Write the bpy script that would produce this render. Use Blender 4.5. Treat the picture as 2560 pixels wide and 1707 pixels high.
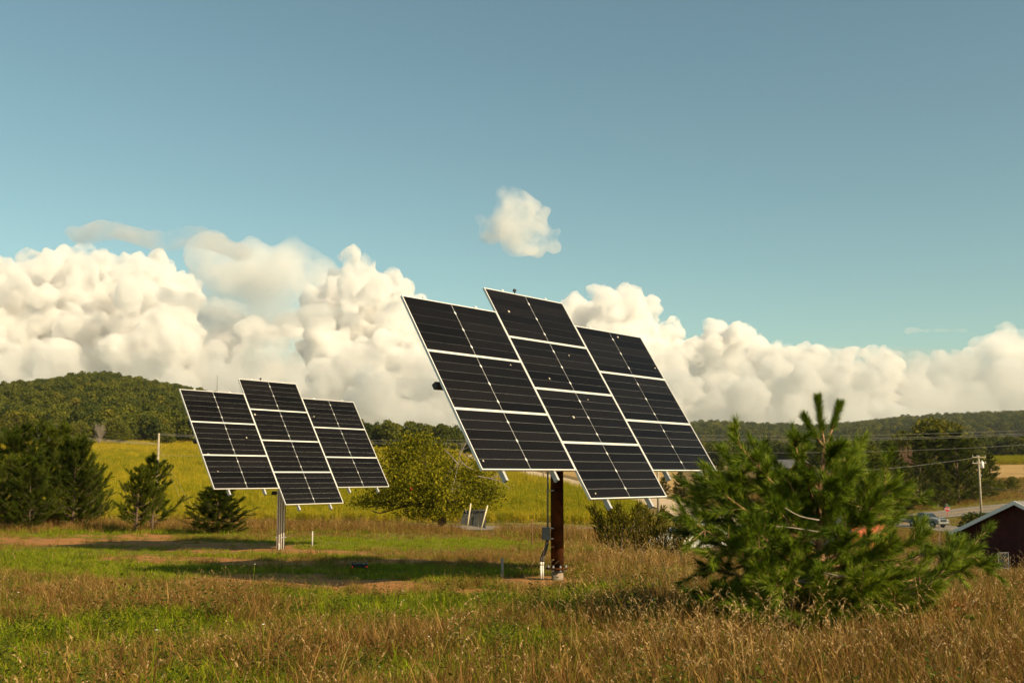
import bpy, bmesh, math, random
import numpy as np
from mathutils import Vector, Matrix

# ------------------------------------------------------------------ camera
for o in list(bpy.data.objects): bpy.data.objects.remove(o)
sc = bpy.context.scene
COL = sc.collection
EYE = 1.7                      # camera height above the ground it stands on
F, CX, CY = 2730.0, 1280.0, 853.5   # lens in photograph pixels
PITCH = math.radians(6.93)
camd = bpy.data.cameras.new('camera')
camd.sensor_width = 36.0
camd.lens = F / 2560 * 36
camd.clip_start, camd.clip_end = 0.1, 60000
camd.dof.use_dof = True
camd.dof.focus_distance = 19.0
camd.dof.aperture_fstop = 5.6
cam = bpy.data.objects.new('camera', camd)
COL.objects.link(cam)
cam.location = (0, 0, EYE)
cam.rotation_euler = (math.pi/2 + PITCH, 0, 0)
sc.camera = cam
sc.render.engine = 'CYCLES'
cy = sc.cycles
cy.use_denoising = True
cy.max_bounces = 16
cy.diffuse_bounces = 3
cy.glossy_bounces = 3
cy.transmission_bounces = 4
cy.transparent_max_bounces = 16
cy.volume_bounces = 7
cy.volume_step_rate = 2.0
cy.use_adaptive_sampling = True
cy.adaptive_threshold = 0.02

# ------------------------------------------------------------------ sky and sun
SUN_AZ, SUN_EL = math.radians(52.0), math.radians(31.5)   # to the right of and behind the camera
SUN = Vector((math.sin(SUN_AZ)*math.cos(SUN_EL), -math.cos(SUN_AZ)*math.cos(SUN_EL), math.sin(SUN_EL)))
world = bpy.data.worlds.new('World'); sc.world = world
world.use_nodes = True
nt = world.node_tree
for n in list(nt.nodes): nt.nodes.remove(n)
sky = nt.nodes.new('ShaderNodeTexSky'); sky.sky_type = 'NISHITA'
sky.sun_disc = False
sky.sun_elevation = SUN_EL
sky.sun_rotation = math.pi - SUN_AZ       # clockwise from +Y
sky.altitude = 200
sky.air_density, sky.dust_density, sky.ozone_density = 1.0, 0.9, 1.0
tint = nt.nodes.new('ShaderNodeMix'); tint.data_type = 'RGBA'; tint.blend_type = 'MULTIPLY'
tint.inputs[0].default_value = 1.0
tint.inputs[7].default_value = (0.86, 0.965, 0.735, 1)     # the photograph's warm white balance
bg = nt.nodes.new('ShaderNodeBackground'); bg.inputs['Strength'].default_value = 0.088
wo = nt.nodes.new('ShaderNodeOutputWorld')
nt.links.new(sky.outputs[0], tint.inputs[6]); nt.links.new(tint.outputs[2], bg.inputs[0]); nt.links.new(bg.outputs[0], wo.inputs[0])
sund = bpy.data.lights.new('sun', 'SUN'); sund.energy = 5.0; sund.angle = math.radians(0.53); sund.color = (1.0, 0.79, 0.50)
sun = bpy.data.objects.new('sun', sund); COL.objects.link(sun)
sun.rotation_euler = SUN.to_track_quat('Z', 'Y').to_euler()
vs = sc.view_settings
sc.display_settings.display_device = 'sRGB'
vs.view_transform = 'Standard'; vs.look = 'None'; vs.exposure = 0.68; vs.gamma = 1.0; vs.use_curve_mapping = False

# ------------------------------------------------------------------ helpers
rng = np.random.default_rng(7)
random.seed(7)
def ray(u, v):
    a = PITCH + math.atan2(CY - v, F)
    c = math.hypot(F, CY - v)
    return Vector(((u - CX) / c, math.cos(a), math.sin(a)))
def at(u, v, Y):                      # the point at forward distance Y seen at photograph pixel u, v
    d = ray(u, v); s = Y / d.y
    return Vector((d.x*s, Y, d.z*s + EYE))
def tanx(u): return (u - CX) / F
def pxy(x, y, z):                     # photograph pixel of world points (numpy)
    z = z - EYE
    c, s = math.cos(PITCH), math.sin(PITCH)
    Y = y*c + z*s; Z = -y*s + z*c
    return CX + F*x/Y, CY - F*Z/Y

def noise2(x, y, s, seed=0, octv=3):  # smooth value noise, numpy, about -1..1
    x = np.asarray(x, float)*s; y = np.asarray(y, float)*s
    out = np.zeros(np.broadcast(x, y).shape); amp = 1.0; tot = 0
    for k in range(octv):
        xi = np.floor(x).astype(np.int64); yi = np.floor(y).astype(np.int64)
        fx = x - xi; fy = y - yi
        fx = fx*fx*(3-2*fx); fy = fy*fy*(3-2*fy)
        def hsh(a, b):
            n = (a*374761393 + b*668265263 + (seed+k)*1442695041) & 0xFFFFFFFF
            n = ((n ^ (n >> 13)) * 1274126177) & 0xFFFFFFFF
            return ((n ^ (n >> 16)) & 0xFFFF) / 32767.5 - 1
        v = (hsh(xi, yi)*(1-fx) + hsh(xi+1, yi)*fx)*(1-fy) + (hsh(xi, yi+1)*(1-fx) + hsh(xi+1, yi+1)*fx)*fy
        out += v*amp; tot += amp; amp *= .5; x = x*2.03 + 5.1; y = y*2.03 + 1.7
    return out/tot

class MB:
    def __init__(s): s.v = []; s.f = []; s.m = []; s.sm = []
    def add(s, vs_, fs_, m=0, smooth=False):
        b = len(s.v); s.v += [tuple(p) for p in vs_]
        for f in fs_: s.f.append(tuple(b+i for i in f)); s.m.append(m); s.sm.append(smooth)
        return s
    def box(s, c, size, R=None, m=0):
        hx, hy, hz = size[0]/2, size[1]/2, size[2]/2
        P = [Vector((x, y, z)) for z in (-hz, hz) for y in (-hy, hy) for x in (-hx, hx)]
        if R is not None: P = [R @ p for p in P]
        c = Vector(c)
        return s.add([p + c for p in P], [(0,2,3,1),(4,5,7,6),(0,1,5,4),(2,6,7,3),(0,4,6,2),(1,3,7,5)], m)
    def tube(s, path, rad, n=10, m=0, cap=True, smooth=True, up=None):
        path = [Vector(p) for p in path]
        if not hasattr(rad, '__len__'): rad = [rad]*len(path)
        V = []; prev = None
        for i, p in enumerate(path):
            t = (path[min(i+1, len(path)-1)] - path[max(i-1, 0)]).normalized()
            if prev is None:
                a = up or (Vector((0,0,1)) if abs(t.z) < .9 else Vector((1,0,0)))
                x = a.cross(t).normalized()
            else:
                x = (prev - t*prev.dot(t)).normalized()
            prev = x; y = t.cross(x)
            for k in range(n):
                a = 2*math.pi*k/n
                V.append(p + (x*math.cos(a) + y*math.sin(a))*rad[i])
        Fs = []
        for i in range(len(path)-1):
            for k in range(n):
                a, b = i*n+k, i*n+(k+1)%n
                Fs.append((a, b, b+n, a+n))
        s.add(V, Fs, m, smooth)
        if cap:
            b0 = len(s.v) - len(V)
            s.f.append(tuple(b0+k for k in range(n))[::-1]); s.m.append(m); s.sm.append(False)
            s.f.append(tuple(b0+(len(path)-1)*n+k for k in range(n))); s.m.append(m); s.sm.append(False)
        return s
    def lathe(s, prof, c=(0,0,0), n=24, m=0, smooth=True, R=None):   # prof: (radius, z)
        V = []; c = Vector(c)
        for r, z in prof:
            for k in range(n):
                a = 2*math.pi*k/n
                p = Vector((r*math.cos(a), r*math.sin(a), z))
                if R is not None: p = R @ p
                V.append(p + c)
        Fs = []
        for i in range(len(prof)-1):
            for k in range(n):
                a, b = i*n+k, i*n+(k+1)%n
                Fs.append((a, b, b+n, a+n))
        Fs.append(tuple(range(n))[::-1]); Fs.append(tuple((len(prof)-1)*n+k for k in range(n)))
        return s.add(V, Fs, m, smooth)
    def prism(s, poly, d0, d1, M=None, m=0):   # poly in local xy, extruded along local z from d0 to d1
        n = len(poly)
        P = [Vector((x, y, d0)) for x, y in poly] + [Vector((x, y, d1)) for x, y in poly]
        if M is not None: P = [M @ p for p in P]
        return s.add(P, [tuple(range(n))[::-1], tuple(range(n, 2*n))] + [(i, (i+1) % n, n+(i+1) % n, n+i) for i in range(n)], m)
    def mesh(s, name, mats):
        me = bpy.data.meshes.new(name)
        me.from_pydata(s.v, [], s.f)
        for mm in (mats if isinstance(mats, (list, tuple)) else [mats]): me.materials.append(mm)
        me.polygons.foreach_set('material_index', s.m)
        me.polygons.foreach_set('use_smooth', s.sm)
        me.update()
        return me
    def build(s, name, mats, parent=None, origin=(0,0,0)):
        o_ = Vector(origin)
        if o_.length: s.v = [(p[0]-o_.x, p[1]-o_.y, p[2]-o_.z) for p in s.v]
        return link(name, s.mesh(name, mats), parent)
def link(name, data, parent=None, M=None):
    o = bpy.data.objects.new(name, data); COL.objects.link(o)
    if parent is not None: o.parent = parent
    if M is not None: o.matrix_basis = M
    return o
def tag(o, label=None, cat=None, group=None, kind=None):
    if label: o['label'] = label
    if cat: o['category'] = cat
    if group: o['group'] = group
    if kind: o['kind'] = kind
    return o
def empty(name, loc, rz=0, label=None, cat=None, group=None):
    o = bpy.data.objects.new(name, None); COL.objects.link(o)
    o.empty_display_size = .2
    o.location = loc; o.rotation_euler = (0, 0, rz)
    return tag(o, label, cat, group)
def np_mesh(name, V, Fq, mats, mi=None, smooth=False, attrs=None):   # big meshes: V (n,3), Fq (m,3|4)
    me = bpy.data.meshes.new(name)
    V = np.asarray(V, np.float32); Fq = np.asarray(Fq, np.int32)
    k = Fq.shape[1]; m = len(Fq)
    me.vertices.add(len(V)); me.vertices.foreach_set('co', V.ravel())
    me.loops.add(m*k); me.loops.foreach_set('vertex_index', Fq.ravel())
    me.polygons.add(m); me.polygons.foreach_set('loop_start', np.arange(0, m*k, k, dtype=np.int32))
    for mm in (mats if isinstance(mats, (list, tuple)) else [mats]): me.materials.append(mm)
    if mi is not None: me.polygons.foreach_set('material_index', np.asarray(mi, np.int32))
    me.polygons.foreach_set('use_smooth', np.full(m, smooth))
    for an, arr in (attrs or {}).items():
        a = me.attributes.new(an, 'FLOAT_COLOR' if arr.ndim == 2 else 'FLOAT', 'POINT')
        a.data.foreach_set('color' if arr.ndim == 2 else 'value', np.asarray(arr, np.float32).ravel())
    me.update(); me.validate()
    return me

# ------------------------------------------------------------------ materials
MATS = {}
def newmat(name):
    m = bpy.data.materials.new(name); m.use_nodes = True
    m.node_tree.nodes.clear(); MATS[name] = m
    return m, m.node_tree.nodes, m.node_tree.links
def solid(name, col, rough=.6, metal=0.0, var=.12, scale=8.0, bump=0.0, spec=.4, col2=None, coord='Object', coat=0.0, detail=6):
    m, N, L = newmat(name)
    out = N.new('ShaderNodeOutputMaterial'); b = N.new('ShaderNodeBsdfPrincipled')
    L.new(b.outputs[0], out.inputs[0])
    b.inputs['Roughness'].default_value = rough; b.inputs['Metallic'].default_value = metal
    b.inputs['Specular IOR Level'].default_value = spec; b.inputs['Coat Weight'].default_value = coat
    tc = N.new('ShaderNodeTexCoord'); nz = N.new('ShaderNodeTexNoise')
    nz.inputs['Scale'].default_value = scale; nz.inputs['Detail'].default_value = detail; nz.inputs['Roughness'].default_value = .6
    L.new(tc.outputs[coord], nz.inputs['Vector'])
    r = N.new('ShaderNodeValToRGB')
    c2 = col2 or tuple(min(1, c*(1+var)) for c in col)
    c1 = col if col2 else tuple(c*(1-var) for c in col)
    r.color_ramp.elements[0].position = .35; r.color_ramp.elements[1].position = .65
    r.color_ramp.elements[0].color = (*c1, 1); r.color_ramp.elements[1].color = (*c2, 1)
    L.new(nz.outputs['Fac'], r.inputs[0]); L.new(r.outputs[0], b.inputs['Base Color'])
    if bump:
        bp = N.new('ShaderNodeBump'); bp.inputs['Strength'].default_value = bump; bp.inputs['Distance'].default_value = .02
        L.new(nz.outputs['Fac'], bp.inputs['Height']); L.new(bp.outputs[0], b.inputs['Normal'])
    return m
def leafmat(name, cols, trans=.35, rough=.7, pos=False, scale=.6, gloss=.06):
    """foliage: colour differs from leaf clump to leaf clump and from tree to tree; some light comes through"""
    m, N, L = newmat(name)
    out = N.new('ShaderNodeOutputMaterial'); b = N.new('ShaderNodeBsdfPrincipled')
    b.inputs['Roughness'].default_value = rough; b.inputs['Specular IOR Level'].default_value = gloss
    t = N.new('ShaderNodeBsdfTranslucent'); mix = N.new('ShaderNodeMixShader'); mix.inputs[0].default_value = trans
    g = N.new('ShaderNodeNewGeometry'); oi = N.new('ShaderNodeObjectInfo')
    nz = N.new('ShaderNodeTexNoise'); nz.inputs['Scale'].default_value = scale; nz.inputs['Detail'].default_value = 4
    tc = N.new('ShaderNodeTexCoord'); L.new(tc.outputs['Object'], nz.inputs['Vector'])
    a = N.new('ShaderNodeMath'); a.operation = 'MULTIPLY_ADD'; a.inputs[1].default_value = .55
    L.new(g.outputs['Random Per Island'], a.inputs[0])
    a2 = N.new('ShaderNodeMath'); a2.operation = 'MULTIPLY_ADD'; a2.inputs[1].default_value = .45; a2.inputs[2].default_value = -.22
    L.new(oi.outputs['Random'], a2.inputs[0]); 
    a3 = N.new('ShaderNodeMath'); a3.operation = 'MULTIPLY_ADD'; a3.inputs[1].default_value = .9; 
    L.new(nz.outputs['Fac'], a3.inputs[0]); L.new(a2.outputs[0], a3.inputs[2])
    a4 = N.new('ShaderNodeMath'); a4.operation = 'SUBTRACT'; a4.inputs[1].default_value = .22
    L.new(a3.outputs[0], a4.inputs[0]); L.new(a4.outputs[0], a.inputs[2])
    r = N.new('ShaderNodeValToRGB')
    while len(r.color_ramp.elements) < len(cols): r.color_ramp.elements.new(.5)
    for i, c in enumerate(cols):
        r.color_ramp.elements[i].position = i/(len(cols)-1)*.9+.05; r.color_ramp.elements[i].color = (*c, 1)
    L.new(a.outputs[0], r.inputs[0])
    L.new(r.outputs[0], b.inputs['Base Color']); L.new(r.outputs[0], t.inputs['Color'])
    L.new(b.outputs[0], mix.inputs[1]); L.new(t.outputs[0], mix.inputs[2]); L.new(mix.outputs[0], out.inputs[0])
    return m

# ------------------------------------------------------------------ terrain
# ground height (metres below the eye) along columns of the photograph, by forward distance
_near = [(1,-1.64),(3,-1.64),(8,-1.64),(13,-1.66),(18,-1.69)]
_cols = {
 -1500: _near+[(25,-1.85),(31,-2.0),(40,-2.2),(50,-2.35),(60,-2.75),(72,-3.6),(90,-4.4),(110,-4.8),(133,-4.7),(200,-2.0),(300,3.7),(450,11.5),(600,22),(800,34),(1000,38),(1500,36),(4000,40)],
 0:    _near+[(25,-1.88),(31,-2.08),(40,-2.3),(50,-2.36),(60,-2.75),(72,-3.8),(90,-4.6),(110,-5.0),(133,-4.9),(200,-2.1),(300,3.5),(450,11.2),(600,28),(800,53),(1000,68),(1300,58),(2000,40),(4000,40)],
 250:  _near+[(25,-1.88),(31,-2.10),(40,-2.3),(50,-2.36),(60,-2.75),(72,-3.8),(90,-4.6),(110,-5.0),(133,-4.9),(200,-2.2),(300,3.5),(450,11.2),(600,29),(800,62),(1000,85),(1300,66),(2000,40),(4000,40)],
 520:  _near+[(25,-1.88),(31,-2.12),(40,-2.3),(50,-2.36),(60,-2.75),(72,-3.8),(90,-4.6),(110,-5.0),(133,-4.9),(200,-2.2),(300,3.4),(450,10.8),(600,25),(800,47),(1000,64),(1300,52),(2000,35),(4000,40)],
 900:  _near+[(25,-1.88),(31,-2.12),(40,-2.3),(50,-2.4),(60,-2.78),(72,-3.9),(90,-4.8),(110,-5.3),(133,-5.0),(200,-2.3),(300,2.9),(450,9.5),(600,14),(800,20),(1000,28),(1300,30),(2000,30),(4000,60)],
 1200: _near+[(25,-1.90),(31,-2.15),(40,-2.43),(50,-2.72),(60,-3.2),(72,-4.0),(90,-4.9),(110,-5.45),(133,-4.8),(165,-3.6),(200,-2.0),(300,1.6),(450,8.4),(600,12),(800,17),(1000,24),(1300,25),(2000,30),(4000,80)],
 1500: _near+[(25,-1.98),(31,-2.28),(40,-2.75),(50,-3.3),(60,-3.8),(72,-4.4),(85,-4.95),(100,-5.4),(112,-5.5),(133,-5.0),(165,-3.9),(200,-2.5),(300,0.6),(450,3.8),(600,6),(1000,14),(1500,30),(2500,75),(4000,90)],
 1750: _near+[(25,-2.1),(31,-2.6),(40,-3.2),(50,-3.75),(60,-4.3),(72,-4.9),(85,-5.4),(100,-5.75),(118,-5.85),(140,-5.5),(165,-4.9),(200,-3.8),(300,-.8),(450,3.4),(600,5),(1000,12),(1500,35),(2500,101),(4000,60)],
 2050: _near[:-1]+[(18,-1.8),(25,-2.3),(31,-2.85),(40,-3.5),(50,-4.3),(60,-5.0),(72,-5.6),(85,-6.05),(100,-6.35),(118,-6.5),(140,-6.5),(165,-6.1),(200,-5.5),(300,-2),(450,3.6),(600,5),(1000,12),(1500,32),(2500,88),(4000,60)],
 2300: _near[:-1]+[(18,-1.84),(25,-2.38),(31,-2.95),(40,-3.7),(50,-4.5),(60,-5.2),(85,-6.3),(100,-6.65),(118,-6.8),(140,-6.85),(165,-6.4),(200,-5.8),(250,-4.2),(300,-1.6),(360,1),(450,4.5),(600,7),(1000,14),(1500,40),(2500,114),(4000,60)],
 2560: _near[:-1]+[(18,-1.86),(25,-2.38),(31,-2.95),(40,-3.7),(50,-4.5),(60,-5.3),(85,-6.3),(100,-6.6),(118,-6.75),(140,-6.6),(165,-5.9),(190,-5.1),(230,-3.6),(300,-1.2),(350,.8),(420,4.2),(480,7.0),(600,10),(1000,16),(1500,45),(2500,124),(4000,60)],
 4200: _near[:-1]+[(18,-1.9),(25,-2.4),(60,-5.0),(100,-6.3),(140,-6.0),(190,-4.6),(300,-.6),(420,4.2),(600,10),(1000,18),(2500,110),(4000,60)],
}
_us = np.array(sorted(_cols)); _lg = np.linspace(math.log(1.0), math.log(4000.0), 420)
_T = np.array([np.interp(_lg, np.log([p[0] for p in _cols[u]]), [p[1] for p in _cols[u]]) for u in _us])
_k = np.exp(-0.5*(np.arange(-9, 10)/3.5)**2); _k /= _k.sum()
_T = np.array([np.convolve(np.pad(r, 9, 'edge'), _k, 'valid') for r in _T])
_ug = np.linspace(-1500, 4200, 381)
_G = np.stack([np.interp(_ug, _us, _T[:, j]) for j in range(len(_lg))], 1)
_k2 = np.exp(-0.5*(np.arange(-8, 9)/2.5)**2); _k2 /= _k2.sum()
_G = np.stack([np.convolve(np.pad(_G[:, j], 8, 'edge'), _k2, 'valid') for j in range(len(_lg))], 1)
def h0(x, y):
    x = np.asarray(x, float); y = np.asarray(y, float)
    yy = np.maximum(y, np.maximum(1.0, np.abs(x)*.9))
    u = np.clip(CX + F*x/yy, -1499, 4199)
    a = (u + 1500)/5700*380; b = np.clip((np.log(np.minimum(yy, 3999))-_lg[0])/(_lg[1]-_lg[0]), 0, 418.999)
    i = np.minimum(a.astype(int), 379); j = b.astype(int); fa = a-i; fb = b-j
    z = (_G[i, j]*(1-fa)+_G[i+1, j]*fa)*(1-fb) + (_G[i, j+1]*(1-fa)+_G[i+1, j+1]*fa)*fb
    amp = np.clip(yy/60, .25, 1)*.07 + np.clip((yy-450)/500, 0, 1)*1.2
    return z + EYE + amp*noise2(x, y, .11, 3, 3)*.9 + .03*noise2(x, y, .9, 5, 2)

# ---- roads: centre lines on the ground, smoothed
def spline(pts, step):
    P = np.array(pts, float); out = []
    for i in range(len(P)-1):
        p0, p1, p2, p3 = P[max(i-1,0)], P[i], P[i+1], P[min(i+2,len(P)-1)]
        n = max(2, int(np.linalg.norm(p2-p1)/step))
        t = np.linspace(0, 1, n, endpoint=False)[:, None]
        out.append(.5*((2*p1)+(-p0+p2)*t+(2*p0-5*p1+4*p2-p3)*t*t+(-p0+3*p1-3*p2+p3)*t**3))
    return np.vstack(out+[P[-1:]])
def gxy(u, Y): return (tanx(u)*Y, Y)
ROADS = {
 'road': (spline([gxy(-900,112), gxy(300,110), gxy(900,109), gxy(1300,109.5), gxy(1500,111), gxy(1700,115), gxy(1900,126), gxy(2100,146), gxy(2300,166), gxy(2560,190), gxy(2900,215), gxy(3300,240)], 2.0), 4.3),
 'side_road': (spline([gxy(2085,146), gxy(2200,147), gxy(2310,141), gxy(2420,131), gxy(2560,121), gxy(2800,108), gxy(3200,95)], 2.0), 3.9),
 'gravel_road': (spline([gxy(1800,124), gxy(1725,152), gxy(1640,170), gxy(1560,184), gxy(1470,203), gxy(1400,226), gxy(1330,262), gxy(1262,310), gxy(1215,360), gxy(1190,430)], 2.0), 3.6),
}
RZ = {}
for k, (P, w) in ROADS.items():
    z = h0(P[:,0], P[:,1]); kk = np.ones(15)/15
    RZ[k] = np.convolve(np.pad(z, 7, 'edge'), kk, 'valid')
def roadinfo(x, y):
    """distance outside the nearest road's edge, and that road's height"""
    best = np.full(x.shape, 1e9); zz = np.zeros(x.shape)
    for k, (P, w) in ROADS.items():
        for c in range(0, len(x), 20000):
            s = slice(c, c+20000)
            d2 = (x[s, None]-P[None, :, 0])**2 + (y[s, None]-P[None, :, 1])**2
            i = d2.argmin(1); d = np.sqrt(d2[np.arange(len(i)), i]) - w
            m = d < best[s]
            best[s] = np.where(m, d, best[s]); zz[s] = np.where(m, RZ[k][i], zz[s])
    return best, zz
def hh(x, y):
    x = np.atleast_1d(np.asarray(x, float)); y = np.atleast_1d(np.asarray(y, float))
    z = h0(x, y)
    m = (y > 85) & (y < 460) & (np.abs(x) < 240)
    if m.any():
        d, zr = roadinfo(x[m], y[m])
        t = np.clip((d-.6)/6.0, 0, 1); t = t*t*(3-2*t)
        z[m] = zr*(1-t) + z[m]*t - (1-t)*.05
    return z
def gz(x, y): return float(hh([x], [y])[0])
def gp(u, Y, dz=0.0): x, y = gxy(u, Y); return Vector((x, y, gz(x, y)+dz))

# ---- what grows where near the camera, read off the photograph (pixel of the ground point -> cover)
def cover(x, y, z):
    u, v = pxy(x, y, z)
    wob = noise2(x, y, .9, 11, 4); w2 = noise2(x, y, .35, 12, 3); w3 = noise2(x, y, 2.6, 14, 3)
    uu = u + 60*w2; vv = v + 9*wob
    def band(cx, cy, rx, ry, sl=0.0, soft=.35):
        q = np.sqrt(((uu-cx)/rx)**2 + ((vv-cy-sl*(uu-cx))/ry)**2)
        return np.clip((1+soft-q)/(2*soft), 0, 1)
    soil = np.zeros_like(u)
    for a in [(250,1357,480,10,.02),(640,1378,330,7,.02),(520,1404,300,12,.03),(820,1462,330,20,.05),(1020,1405,240,7,0.0),(1120,1480,240,15,-.02),(1390,1452,110,14,0),(330,1340,120,5,0),(60,1478,120,10,0), (700,1372,60,6,0)]:
        soil = np.maximum(soil, band(*a))
    soil = np.clip(soil*(1.0+1.5*w3) , 0, 1)
    green = np.zeros_like(u)
    for a in [(150,1402,420,34,.0),(950,1436,560,22,.01),(420,1435,420,26,.02),(520,1385,500,10,.02),(900,1362,560,16,.0),(250,1335,330,9,0),(1050,1520,280,50,-.02),(1330,1352,260,18,0),(600,1375,180,7,0),(1600,1368,180,14,0),(760,1490,160,18,0)]:
        green = np.maximum(green, band(*a, soft=.45))
    green = np.maximum(green, np.clip(1.1*noise2(x, y, .6, 21, 3)+.36, 0, .9)*(v > 1440)*np.clip((2100-u)/600, .4, 1))
    return soil, green*(1-soil*.8), u, v

# ---- the ground sheet: fine in front of the camera, coarse behind it
th = np.radians(np.concatenate([np.arange(-180,-60,6), np.arange(-60,-33,1.5), np.arange(-33,33,.22), np.arange(33,60,1.5), np.arange(60,180.1,6)]))
rr = np.concatenate([[.6,1.4,2.4,3.5,5,6.2], np.geomspace(7.2, 60, 190), np.geomspace(60.6, 480, 190), np.geomspace(490, 4200, 80)])
TH, RR = np.meshgrid(th, rr, indexing='ij')
X = (RR*np.sin(TH)).ravel(); Y = (RR*np.cos(TH)).ravel()
Z = hh(X, Y)
nth, nr = TH.shape
I = (np.arange(nth-1)[:, None]*nr + np.arange(nr-1)[None, :]).ravel()
FQ = np.stack([I, I+1, I+nr+1, I+nr], 1)
FQ = FQ[:, ::-1]
front = (Y > 6) & (Y < 75)
soil = np.zeros_like(X); grn = np.zeros_like(X)
s_, g_, _, _ = cover(X[front], Y[front], Z[front]); soil[front] = s_; grn[front] = g_
rd, _ = roadinfo(X, Y)
corn_m = np.zeros_like(X)
U = CX + F*X/np.maximum(Y, 1)
def gravel_right(x, y):       # how far right of the gravel road's centre line a point lies (beyond the road)
    P = ROADS['gravel_road'][0]
    o = np.argsort(P[:, 1])
    return x - np.interp(y, P[o, 1], P[o, 0])
GR = gravel_right(X, Y)
corn_m = ((Y > 119) & (Y < 470) & (U > -900) & (GR < -9)).astype(float)
stub_m = ((Y > 170) & (Y < 520) & (GR > 8) & (U < 1700)).astype(float)         # cut field right of the gravel road
stub_m = np.maximum(stub_m, ((Y > 300) & (Y < 418) & (U > 2430) & (U < 3600)).astype(float))
zone = np.stack([soil, grn, corn_m, stub_m], 1)
GM, N, L = newmat('ground')
out = N.new('ShaderNodeOutputMaterial'); b = N.new('ShaderNodeBsdfPrincipled'); L.new(b.outputs[0], out.inputs[0])
b.inputs['Roughness'].default_value = .95; b.inputs['Specular IOR Level'].default_value = .1
tc = N.new('ShaderNodeTexCoord')
def nz(scale, det=6, ro=.6):
    n = N.new('ShaderNodeTexNoise'); n.inputs['Scale'].default_value = scale; n.inputs['Detail'].default_value = det; n.inputs['Roughness'].default_value = ro
    L.new(tc.outputs['Object'], n.inputs['Vector']); return n
def ramp(src, cols):
    r = N.new('ShaderNodeValToRGB')
    while len(r.color_ramp.elements) < len(cols): r.color_ramp.elements.new(.5)
    for i, (p, c) in enumerate(cols): r.color_ramp.elements[i].position = p; r.color_ramp.elements[i].color = (*c, 1)
    L.new(src, r.inputs[0]); return r.outputs[0]
def mixc(f, a, b_):
    m = N.new('ShaderNodeMix'); m.data_type = 'RGBA'
    if isinstance(f, float): m.inputs[0].default_value = f
    else: L.new(f, m.inputs[0])
    L.new(a, m.inputs[6]); L.new(b_, m.inputs[7]); return m.outputs[2]
n1 = nz(1.3); n2 = nz(14); n3 = nz(.12, 5)
dry = ramp(n1.outputs[0], [(.3,(.11,.075,.03)),(.5,(.17,.115,.045)),(.7,(.13,.11,.03))])
soilc = ramp(n2.outputs[0], [(.3,(.24,.10,.032)),(.55,(.36,.165,.055)),(.75,(.46,.245,.09))])
grnc = ramp(n2.outputs[0], [(.3,(.09,.105,.012)),(.7,(.17,.17,.025))])
cornc = ramp(n3.outputs[0], [(.3,(.16,.15,.025)),(.7,(.26,.21,.04))])
stubc = ramp(n3.outputs[0], [(.3,(.30,.19,.07)),(.7,(.40,.26,.10))])
at_ = N.new('ShaderNodeAttribute'); at_.attribute_name = 'zone'
sep = N.new('ShaderNodeSeparateColor'); L.new(at_.outputs['Color'], sep.inputs[0])
c = mixc(sep.outputs[1], dry, grnc); c = mixc(sep.outputs[0], c, soilc); c = mixc(sep.outputs[2], c, cornc); c = mixc(at_.outputs['Alpha'], c, stubc)
L.new(c, b.inputs['Base Color'])
bp = N.new('ShaderNodeBump'); bp.inputs['Strength'].default_value = .9; bp.inputs['Distance'].default_value = .05
L.new(n2.outputs[0], bp.inputs['Height']); L.new(bp.outputs[0], b.inputs['Normal'])
gm = np_mesh('ground', np.stack([X, Y, Z], 1), FQ, GM, smooth=True, attrs={'zone': zone})
tag(link('ground', gm), 'rolling grassy ground with bare soil patches, fields and low hills', kind='structure')

# ---- road sheets and painted lines
def ribbon(name, k, o0, o1, dz, mat_, label=None, parent=None, dash=None):
    P, w = ROADS[k]; z = RZ[k]
    t = np.gradient(P, axis=0); t /= np.linalg.norm(t, axis=1)[:, None]; n_ = np.stack([t[:,1], -t[:,0]], 1)
    n = len(P); m = max(1, int(abs(o1-o0)//1.5)); V = []
    for j in range(m+1):
        o = o0+(o1-o0)*j/m
        V.append(np.column_stack([P + n_*o, z + dz + 0*o]))
    V = np.stack(V, 1).reshape(-1, 3)
    Fs = [(i*(m+1)+j, i*(m+1)+j+1, (i+1)*(m+1)+j+1, (i+1)*(m+1)+j) for i in range(n-1) for j in range(m) if not dash or (i % dash[0]) < dash[1]]
    o = link(name, np_mesh(name, V, np.array(Fs)[:, ::-1], mat_), parent)
    if parent is None: tag(o, label, kind='structure')
    return o
asph = solid('asphalt', (.19,.165,.135), .95, var=.12, scale=.7, spec=.05)
grav = solid('gravel', (.40,.30,.19), .95, col2=(.52,.40,.27), scale=.5, spec=.1, bump=.3)
yel = solid('yellow_paint', (.55,.30,.04), .7, var=.2, scale=3); wht = solid('white_paint', (.62,.58,.52), .7, var=.2, scale=3)
r1 = ribbon('road', 'road', -4.3, 4.3, .05, asph, 'two lane asphalt road across the valley')
ribbon('edge_line', 'road', -3.4, -3.3, .058, wht, parent=r1); ribbon('edge_line', 'road', 3.3, 3.4, .058, wht, parent=r1)
ribbon('centre_line', 'road', -.17, -.05, .058, yel, parent=r1); ribbon('centre_line', 'road', .05, .17, .058, yel, parent=r1)
ribbon('side_road', 'side_road', -3.9, 3.9, .066, asph, 'side road where the pickup truck drives')
ribbon('gravel_road', 'gravel_road', -3.6, 3.6, .06, grav, 'pale gravel road climbing past the corn field')

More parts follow.
